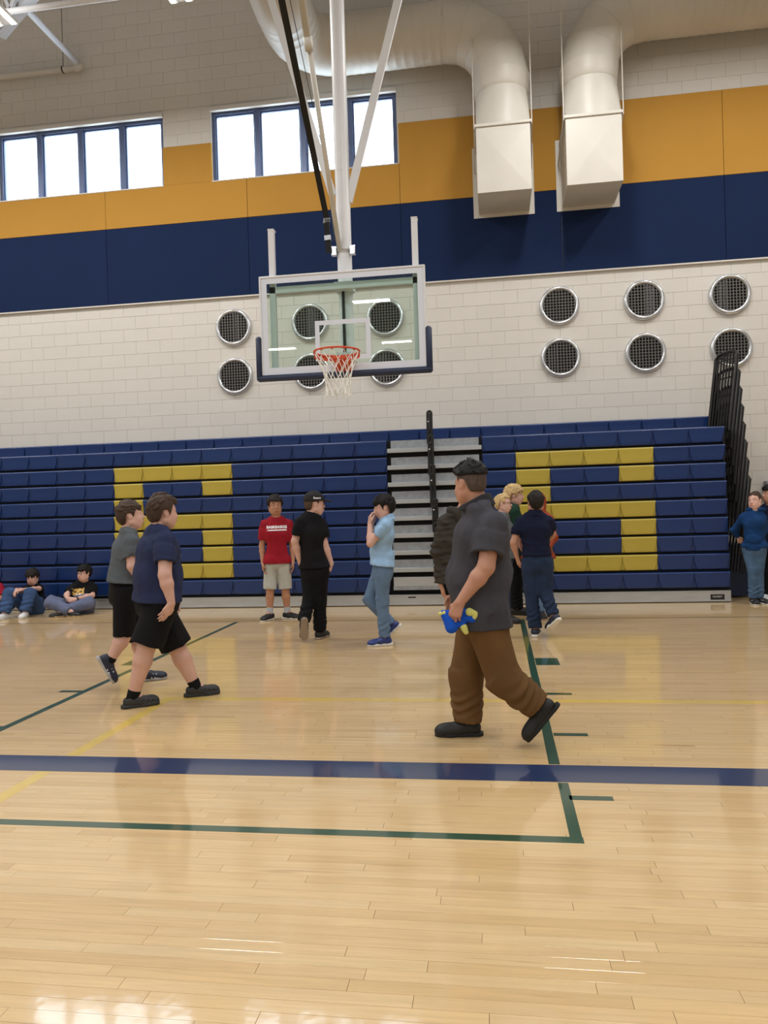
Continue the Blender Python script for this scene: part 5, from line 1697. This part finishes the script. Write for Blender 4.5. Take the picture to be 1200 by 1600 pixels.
L_CLOG = mat('charcoal_clog', (40, 42, 44), 0.6); L_BROYAL = mat('royal_blue_leather', (34, 54, 120), 0.4); L_TAN = mat('tan_leather', (190, 168, 132), 0.6)
L_GUM = mat('gum_sole', (150, 112, 92), 0.6); L_GREYS = mat('grey_sole', (170, 172, 174), 0.6); L_DK = mat('dark_canvas', (38, 36, 34), 0.8)
S_BLACK = dict(mat=L_BLACK, sole=M_SOLEB, toe=1.1)
S_CLOG = dict(mat=L_CLOG, sole=L_CLOG, clog=True, toe=1.25, sole_w=0.004, sole_h=0.028)
S_RUN = dict(mat=L_NAVY, sole=L_GREYS, stripe=L_WHITE, laces=L_WHITE, high=0.012, sole_h=0.026)
S_SLIP = dict(mat=L_BLACK, sole=M_SOLEW, low=True)
S_SKATE = dict(mat=L_DK, sole=mat('worn_beige_sole', (150, 134, 118), 0.7), laces=L_BLACK)
S_COURT = dict(mat=L_BROYAL, sole=M_SOLEW, laces=L_BLACK, panel=L_BLACK, high=0.03, sole_h=0.028)
S_NAVYW = dict(mat=L_NAVY, sole=M_SOLEW, laces=L_NAVY, sole_h=0.028)
S_STR = dict(mat=L_BLACK, sole=M_SOLEW, stripe=L_WHITE, laces=L_BLACK)
S_WHITE = dict(mat=L_WHITE, sole=M_SOLEW, laces=L_WHITE)
S_TAN = dict(mat=L_BLACK, sole=L_TAN, panel=L_TAN, sole_h=0.026)

def D(n): return None
HANG = lambda dx=0.0, dy=0.0: (dx, dy, -1)
CAST = {
 'navy': dict(label='walking boy in navy tee, black shorts and dark clogs', tf=22, hf=24, skin=SK_FAIR, fat=1.42, sw=0.19, hw=0.185, waist=0.175, belly=0.175, back=0.15, chestf=0.14, chestb=0.13,
   h=0.0065, hs=1.10, cheek=1.18, neck=0.062, seed=3, brow='brown', hair=dict(c='brown', t=0.016, fringe=0.062, locks=46, flow=(0.7, 0, 0.15), ll=0.04, rough=0.004, top=1.5),
   shirt=dict(mat=C_NAVY, m=0.016, sl=0.66, slw=2.4, fold=0.006, ff=22, hemf=0.01, hemb=0.02), pants=dict(kind='shorts', mat=C_BLACK, len=0.98, r=0.128, m=0.018, fold=0.005),
   shoe=S_CLOG, sock=dict(mat=C_SOCKB, h=0.05), toe={'l': (1, .12, 0), 'r': (1, .22, 0)}, hands={'r': dict(d=(-.55, -.05, -.8), n=(-.55, .8, -.1), curl=0.12, thumb=0.1), 'l': dict(d=(.2, 0, -1), n=(0, -1, 0))}),
 'grey': dict(label='walking boy in grey tee and black shorts beyond the navy-shirted boy', tf=8, hf=4, hp=7, skin=SK_PALE, fat=1.15, sw=0.175, hw=0.165, waist=0.15, belly=0.14, back=0.125, chestf=0.125, chestb=0.12,
   h=0.0065, hs=1.08, cheek=1.12, neck=0.057, seed=5, brow='brown', hair=dict(c='brown', t=0.013, fringe=0.05, locks=30, flow=(0.9, 0, -0.35), ll=0.04, bangs=0.012),
   shirt=dict(mat=C_GREY, m=0.016, sl=0.66, slw=2.0, fold=0.007, ff=22), pants=dict(kind='shorts', mat=C_BLACK, len=1.12, r=0.088, m=0.012, fold=0.004),
   shoe=S_RUN, sock=dict(mat=C_SOCKB, h=0.03), fp={'r': 62}, toe={'l': (1, .1, 0), 'r': (1, .05, 0)}, hands={'r': dict(d=(.5, .2, -.8), n=(0, 1, 0)), 'l': dict(d=(.3, 0, -1), n=(0, -1, 0))}),
 'polo': dict(label='large boy in charcoal polo and brown trousers striding left, holding a toy', tf=184, hf=132, hp=-2, skin=SK_MED, fat=1.32, sw=0.185, hw=0.175, waist=0.168, belly=0.175, back=0.152, chestf=0.14, chestb=0.14,
   h=0.0058, hs=1.0, cheek=1.15, neck=0.066, seed=8, brow='black', hair=dict(c='black', t=0.016, fringe=0.07, locks=44, flow=(0.35, 0, 0.25), ll=0.036, top=1.6, fade=0.052),
   shirt=dict(mat=C_CHAR, m=0.018, sl=0.72, slw=2.5, fold=0.0075, ff=20, collar=True, cmat=cloth('charcoal_collar', (48, 48, 53)), hemf=0.015, hemb=0.03), pants=dict(kind='trousers', mat=C_BROWN, r=0.088, rk=0.070, m=0.018, fold=0.006, ff=16, stack=0.010, len=1.02),
   shoe=S_BLACK, shoe_s=1.02, fp={'l': 50}, toe={'r': (-1, -.05, 0), 'l': (-1, .05, 0)}, hands={'l': dict(d=(-.38, 0, -.9), n=(.25, .9, -.2), curl=0.72, thumb=0.7), 'r': dict(d=(-.3, 0, -.9), n=(0, -1, 0))}),
 'red': dict(label='boy in red tee and pale grey shorts facing the camera', tf=-88, hf=-80, skin=SK_TAN, fat=0.78, sw=0.150, hw=0.122, waist=0.112, belly=0.088, back=0.085,
   h=0.008, hs=1.08, seed=11, brow='black', hair=dict(c='dark', t=0.017, fringe=0.058, locks=50, flow=(0.1, 0, 0.0), ll=0.022, lr=0.015, bangs=0.006),
   shirt=dict(mat=C_RED, m=0.015, sl=0.74, slw=2.3, fold=0.006, ff=20), pants=dict(kind='shorts', mat=C_ASH, len=0.98, r=0.088, m=0.012, fold=0.005),
   shoe=S_SLIP, sock=dict(mat=C_SOCKW, h=0.085), toe={'r': (-.55, -.85, 0), 'l': (.75, -.65, 0)}),
 'cap': dict(label='boy in black tee, black trousers and black cap, seen from behind', tf=58, hf=14, skin=SK_FAIR, fat=0.86, sw=0.158, hw=0.122, waist=0.118, belly=0.10, back=0.095,
   h=0.008, hs=1.06, seed=14, brow='brown', cap=True, hair=dict(c='lightbrown', t=0.006, fringe=0.07, locks=0, rough=0.002),
   shirt=dict(mat=C_BLACK, m=0.014, sl=0.72, slw=2.2, fold=0.006), pants=dict(kind='trousers', mat=C_BLACK2, r=0.072, rk=0.062, m=0.010, fold=0.005, stack=0.006),
   shoe=S_SKATE, fp={'l': 66}, toe={'r': (.45, .9, 0), 'l': (-.12, 1, 0)}, hands={'r': dict(d=(-.25, .1, -.95), n=(-.9, .3, 0), curl=0.3), 'l': dict(d=(.25, .2, -.95), n=(.9, .2, 0))}),
 'blue': dict(label='boy in pale blue polo and jeans with both hands at his mouth', tf=183, hf=184, hp=-8, skin=SK_FAIR, fat=0.9, sw=0.16, hw=0.14, waist=0.12, belly=0.108, back=0.092, chestf=0.098, chestb=0.098,
   h=0.0075, hs=1.08, seed=17, brow='black', hair=dict(c='black', t=0.02, fringe=0.045, locks=60, flow=(0.5, 0, -0.5), ll=0.045, bangs=0.022),
   shirt=dict(mat=C_SKY, m=0.013, sl=0.62, slw=1.9, fold=0.005, collar=True), pants=dict(kind='jeans', mat=C_JEAN, r=0.064, rk=0.060, m=0.010, fold=0.005, stack=0.006),
   shoe=S_COURT, fp={'r': 40}, toe={'l': (-1, -.15, 0), 'r': (-1, .05, 0)}, hands={'l': dict(d=(.05, .05, 1), n=(.9, .3, -.1), curl=0.75, thumb=0.6), 'r': dict(d=(.08, -.05, 1), n=(.9, -.3, -.1), curl=0.7)}),
 'quilt': dict(label='person in a quilted dark olive jacket, mostly hidden behind the charcoal polo boy', tf=112, hf=140, skin=SK_MED, fat=1.0, sw=0.17, h=0.0075, hs=1.0, seed=20, brow='black', hair=dict(c='black', t=0.012),
   shirt=dict(name='jacket', mat=C_OLIVE, m=0.030, long=0.93, fold=0.009, ff=46, fsq=(0.4, 0.4, 1.6), hood=True), pants=dict(kind='trousers', mat=C_BLACK2, r=0.07, m=0.012, fold=0.004),
   shoe=S_SKATE, toe={'l': (-.6, .8, 0), 'r': (.3, .9, 0)}, hands={'l': dict(d=(0.15, -.1, -1), n=(.9, .2, 0), curl=0.5)}),
 'glasses': dict(label='blond child with glasses looking over from behind the green-shirted boy', tf=-20, hf=-8, skin=SK_PALE, fat=0.9, h=0.008, hs=1.0, seed=23, brow='lightbrown', glasses=True, hair=dict(c='blond', t=0.012, fringe=0.07, locks=24, flow=(-0.8, 0, -0.4), ll=0.04, len=1.2),
   shirt=dict(mat=C_GREY, m=0.016), pants=dict(kind='jeans', mat=C_JEAND, fold=0.004), shoe=S_BLACK, toe={'l': (.9, -.3, 0), 'r': (.9, -.4, 0)}),
 'green': dict(label='blond boy in dark green tee and black trousers, turned right', tf=10, hf=2, skin=SK_FAIR, fat=1.0, sw=0.17, h=0.008, hs=1.08, seed=26, brow='lightbrown', hair=dict(c='blond', t=0.022, fringe=0.045, locks=60, flow=(0.3, 0, -0.6), ll=0.045, bangs=0.02, len=1.15),
   shirt=dict(mat=C_GREEN, m=0.018, sl=0.72), pants=dict(kind='trousers', mat=C_BLACK2, r=0.075, fold=0.005, stack=0.006), shoe=S_BLACK, toe={'l': (1, .1, 0), 'r': (1, -.2, 0)}),
 'back': dict(label='boy in dark navy polo and dark jeans, seen from behind', tf=84, hf=98, skin=SK_MED, fat=0.92, sw=0.17, hw=0.132, waist=0.128, h=0.0075, hs=1.08, seed=29, brow='black', hair=dict(c='dark', t=0.011, fringe=0.06, locks=20, flow=(0.5, 0, -0.2), ll=0.025),
   shirt=dict(mat=C_NAVYP, m=0.016, sl=0.70, slw=1.9, fold=0.006, ff=24, fsq=(0.5, 0.5, 1.4), collar=True), pants=dict(kind='jeans', mat=C_JEAND, r=0.074, rk=0.068, m=0.014, fold=0.007, stack=0.009),
   shoe=S_NAVYW, fp={'r': 34}, toe={'l': (.1, 1, 0), 'r': (-.6, .8, 0)}, hands={'l': dict(d=(.25, .15, -1), n=(.8, .5, 0), curl=0.3)}),
 'orange': dict(label='child in rust-orange hoodie facing the navy polo boy, mostly hidden by him', tf=-92, hf=-100, skin=SK_FAIR, fat=1.0, sw=0.165, h=0.008, hs=1.06, seed=32, hair=dict(c='brown', t=0.008),
   shirt=dict(name='hoodie', mat=C_ORANGE, m=0.026, long=0.93, fold=0.009, ff=26, hood_up=True), pants=dict(kind='jeans', mat=C_JEANL, r=0.07, fold=0.005), shoe=S_SKATE, toe={'l': (.2, -1, 0), 'r': (-.2, -1, 0)}),
 'hoodie': dict(label='boy in blue hoodie and faded jeans leaning by the bleacher end, hands behind', tf=-98, hf=-116, skin=SK_PALE, fat=0.8, sw=0.14, hw=0.108, waist=0.11, belly=0.09, h=0.008, hs=1.06, seed=35, brow='brown', hair=dict(c='brown', t=0.006, fringe=0.066, locks=24, flow=(0.4, 0, 0.4), ll=0.016),
   shirt=dict(name='hoodie', mat=C_BLUEH, m=0.020, long=0.93, fold=0.008, ff=24, hood=True, pocket=True, band=True), pants=dict(kind='jeans', mat=C_JEANH, r=0.062, rk=0.056, m=0.008, fold=0.006, stack=0.008),
   shoe=S_STR, toe={'r': (.25, -1, 0), 'l': (.75, -.7, 0)}, hands={'r': dict(d=(.1, .2, -.3), n=(0, 1, 0), curl=0.3), 'l': dict(d=(-.9, .1, -.2), n=(0, 1, 0))}),
 'dark': dict(label='dark-haired person in black clothes cut off by the right edge', tf=-125, hf=-150, skin=SK_MED, fat=1.0, h=0.009, hs=1.06, seed=38, hair=dict(c='black', t=0.016, locks=30, bangs=0.012),
   shirt=dict(mat=C_NAVYP, m=0.022, sl=0.75), pants=dict(kind='trousers', mat=C_BLACK2, fold=0.005), shoe=S_WHITE, toe={'l': (-.4, -.9, 0), 'r': (-.7, -.7, 0)}),
 'sit1': dict(sit=True, label='seated boy in black tee with knees up, wide jeans and white shoes', tf=-105, hf=-112, hp=-12, skin=SK_FAIR, fat=0.9, sw=0.15, hw=0.14, h=0.0085, hs=1.1, seed=41, hair=dict(c='dark', t=0.02, fringe=0.04, locks=50, flow=(0.6, 0, -0.6), ll=0.045, bangs=0.03),
   shirt=dict(mat=C_BLACK, m=0.018, sl=0.72, fold=0.006), pants=dict(kind='jeans', mat=C_JEANW, r=0.100, rk=0.080, m=0.02, fold=0.008, stack=0.008, len=0.97), shoe=S_WHITE, toe={'l': (-.35, -.9, 0), 'r': (-.6, -.75, 0)},
   hands={'l': dict(d=(-1, -.1, -.25), n=(0, .3, -1), curl=0.6), 'r': dict(d=(-.3, -.6, -.4), n=(0.2, .4, -1), curl=0.6)}),
 'sit2': dict(sit=True, label='seated cross-legged boy with glasses in black tee with a gold cat print', tf=-112, hf=-138, skin=SK_PALE, fat=1.15, sw=0.165, hw=0.16, waist=0.155, belly=0.15, h=0.0085, hs=1.12, cheek=1.15, seed=44, glasses=True, hair=dict(c='black', t=0.02, fringe=0.046, locks=50, flow=(0.5, 0, -0.6), ll=0.04, bangs=0.02),
   shirt=dict(mat=C_BLACK, m=0.018, sl=0.78, fold=0.005), pants=dict(kind='jeans', mat=C_JEANG, r=0.076, rk=0.078, m=0.02, fold=0.007, len=0.95), shoe=S_TAN, shoe_s=0.92, fp={'l': 0, 'r': 0}, toe={'l': (-1, -.25, 0), 'r': (.8, -.6, 0)},
   hands={'l': dict(d=(-1, -.15, -.05), n=(0, .9, -.5), curl=0.55), 'r': dict(d=(.75, -.3, -.5), n=(.3, .9, -.2), curl=0.55)}),
 'sit3': dict(sit=True, label='seated child in crimson tee cut off by the left edge', tf=-100, hf=-110, skin=SK_TAN, fat=1.0, sw=0.165, h=0.0095, hs=1.08, seed=47, hair=dict(c='dark', t=0.014),
   shirt=dict(mat=C_CRIM, m=0.022, sl=0.9, fold=0.008, ff=26), pants=dict(kind='jeans', mat=C_JEANW, r=0.075, rk=0.075, m=0.018, fold=0.006, len=0.95), shoe=S_BLACK, shoe_s=0.92, toe={'l': (-1, -.3, 0), 'r': (.8, -.6, 0)},
   hands={'l': dict(d=(-1, -.15, -.1), n=(0, .8, -.5), curl=0.5), 'r': dict(d=(.75, -.3, -.5), n=(.3, .9, -.2), curl=0.5)}),
}
MADE = {}
for key, sp in CAST.items():
    root_, rz_, s_, J_ = PJ[key]
    J_ = dict(J_)
    sp = dict(sp)
    sp['root'], sp['rz'] = root_, rz_
    sp.setdefault('s', s_)
    sp['hs'] = sp.get('hs', 1.0) / 1.0
    for sd in 'lr': J_[sd + 't'] = sp['toe'][sd]
    sp['shirt'] = dict(sp['shirt']); sp['shirt'].setdefault('hem', J_.pop('hem'))
    sp['J'] = J_
    t_ = math.radians(sp['tf']); tl_ = (-math.sin(t_), math.cos(t_), 0)
    hands = dict(sp.get('hands', {}))
    for sd in 'lr':
        if sd not in hands:
            dv = unit(V3(J_[sd + 'w']) - V3(J_[sd + 'e'])) + V3((0, 0, -0.4))
            sg = -1 if sd == 'l' else 1
            hands[sd] = dict(d=tuple(dv), n=(tl_[0] * sg, tl_[1] * sg, 0), curl=0.35)
    sp['hands'] = hands
    MADE[key] = person(sp) + (sp,)

# ---- prints, caps, watches
root_, bo_, so_, HP_, AX_, sp_ = MADE['red']
f_ = math.radians(-88); out_ = (math.cos(f_), math.sin(f_), 0); rt_ = (-out_[1], out_[0], 0)
stick_print(text_mesh('BASKEASKES', 0.047, 0.0, 0.002), so_, (0.025, -0.1, 1.208), rt_, (0, 0, 1), out_, so_, M_INK, 'chest_lettering', 0.004)
b_ = MB()
for k in range(12):
    x0 = -0.125 + 0.25 * k / 12; x1 = x0 + 0.25 / 12
    b_.add([(x0, -0.046 , 0), (x1, -0.046, 0), (x1, -0.031, 0), (x0, -0.031, 0)], [(0, 1, 2, 3)])
stick_print(b_.mesh('underline'), so_, (0.025, -0.1, 1.208), rt_, (0, 0, 1), out_, so_, M_INK, 'chest_underline', 0.004)
# gold cat face on the black tee
root_, bo_, so_, HP_, AX_, sp_ = MADE['sit2']
f_ = math.radians(-95); out_ = (math.cos(f_), math.sin(f_), 0); rt_ = (-out_[1], out_[0], 0)
M_GOLDI = mat('gold_print', (196, 158, 84), 0.8, var=0.25, vscale=60); M_DKI = mat('dark_print', (40, 30, 20), 0.8)
def poly_grid(pts, n=10):
    """fan of small triangles filling a convex-ish outline round the origin of its centre"""
    cx = sum(p[0] for p in pts) / len(pts); cy = sum(p[1] for p in pts) / len(pts)
    b = MB(); m = len(pts)
    vs = [(cx, cy, 0)]
    for r in range(1, 5):
        for p in pts: vs.append((cx + (p[0] - cx) * r / 4, cy + (p[1] - cy) * r / 4, 0))
    fs = [(0, 1 + k, 1 + (k + 1) % m) for k in range(m)]
    for r in range(3):
        for k in range(m):
            a = 1 + r * m + k; c2 = 1 + r * m + (k + 1) % m
            fs.append((a, c2, c2 + m, a + m))
    b.add(vs, fs); return b.mesh('emblem')
org_ = (0.012, -0.12, 0.318)
face_ = [(-.085, .065), (-.06, .035), (-.03, .05), (0, .045), (.03, .05), (.06, .035), (.088, .062), (.08, .0), (.085, -.03), (.05, -.062), (0, -.068), (-.05, -.062), (-.085, -.03), (-.078, 0)]
stick_print(poly_grid(face_), so_, org_, rt_, (0, 0, 1), out_, so_, M_GOLDI, 'cat_face_print', 0.004)
for e_ in (-1, 1):
    stick_print(poly_grid([(e_ * .015, .0), (e_ * .058, .022), (e_ * .055, .006), (e_ * .03, -.008)]), so_, org_, rt_, (0, 0, 1), out_, so_, M_DKI, 'cat_eye_print', 0.0065)
    stick_print(poly_grid([(e_ * .008, -.025), (e_ * .035, -.018), (e_ * .04, -.04), (e_ * .012, -.036)]), so_, org_, rt_, (0, 0, 1), out_, so_, M_INK, 'cat_cheek_print', 0.0065)
stick_print(poly_grid([(-.014, -.012), (.014, -.012), (.0, -.026)]), so_, org_, rt_, (0, 0, 1), out_, so_, M_DKI, 'cat_nose_print', 0.0065)
# wrist band
J2 = {k: V3(v) for k, v in sp_['J'].items()}
w_ = J2['lw']; d_ = unit(J2['le'] - w_)
B_ = Sdf(); B_.add(capped(w_ + d_ * 0.02, w_ + d_ * 0.045, 0.031, 0.032, 0), 0.0)
link('wrist_band', B_.mesh(0.006, 'band'), M_BLACKR, root_)
# lettering on the side of the cap
root_, bo_, so_, HP_, AX_, sp_ = MADE['cap']
cap_ = [o for o in root_.children if o.name.startswith('cap')][0]
F_, L_, U_ = AX_
stick_print(text_mesh('Reeco', 0.034, 0.0, 0.001), cap_, HP_(0.0, -0.09, 0.062), F_, U_, -L_, cap_, M_INK, 'cap_lettering', 0.003)
# small chest mark on the navy tee
root_, bo_, so_, HP_, AX_, sp_ = MADE['navy']
f_ = math.radians(12); out_ = (math.cos(f_), math.sin(f_), 0); rt_ = (-out_[1], out_[0], 0)
stick_print(poly_grid([(-.03, -.014), (.03, -.014), (.03, .014), (-.03, .014)]), so_, (0.15, -0.055, 1.105), rt_, (0, 0, 1), out_, so_, mat('faded_print', (120, 126, 142), 0.8), 'chest_mark', 0.004)

# ---- plush toy held in the big boy's hand
ro_, rz_, s_, J_ = PJ['polo']
toy = tag(empty('plush_toy', (ro_[0], ro_[1], 0), rz_), 'blue plush toy with pale yellow tips held in the striding boy\'s hand', 'toy')
M_PLB = cloth('royal_blue_plush', (26, 84, 196)); M_PLY = cloth('pale_yellow_plush', (214, 214, 124))
yt = -0.232
B_ = Sdf()
B_.add(cone((-0.195, yt, 0.803), (-0.12, yt + .03, 0.795), 0.017, 0.022), 0.02)
B_.add(cone((-0.12, yt + .03, 0.795), (-0.045, yt + .01, 0.803), 0.024, 0.021), 0.02)
B_.add(cone((-0.16, yt, 0.765), (-0.15, yt - .005, 0.722), 0.030, 0.036), 0.02)
B_.add(cone((-0.12, yt + .02, 0.785), (-0.03, yt, 0.765), 0.020, 0.020), 0.02)
B_.add(cone((-0.10, yt + .01, 0.77), (-0.080, yt, 0.722), 0.018, 0.018), 0.02)
B_.add(cone((-0.185, yt, 0.78), (-0.15, yt, 0.73), 0.018, 0.03), 0.02)
B_.fold(folds(91, 0.002, 90))
tb = link('plush_body', B_.mesh(0.005, 'plush'), M_PLB, toy)
for a_, b_, r_ in (((-0.192, yt, 0.803), (-0.214, yt, 0.800), 0.019), ((-0.046, yt - .005, 0.808), (-0.012, yt - .005, 0.800), 0.024), ((-0.014, yt - .005, 0.790), (-0.028, yt - .005, 0.762), 0.017), ((-0.080, yt, 0.722), (-0.068, yt, 0.692), 0.020)):
    T_ = Sdf(); T_.add(cone(a_, b_, r_, r_ * 0.7), 0.01); T_.fold(folds(95, 0.002, 90))
    link('plush_tip', T_.mesh(0.005, 'tip'), M_PLY, toy)
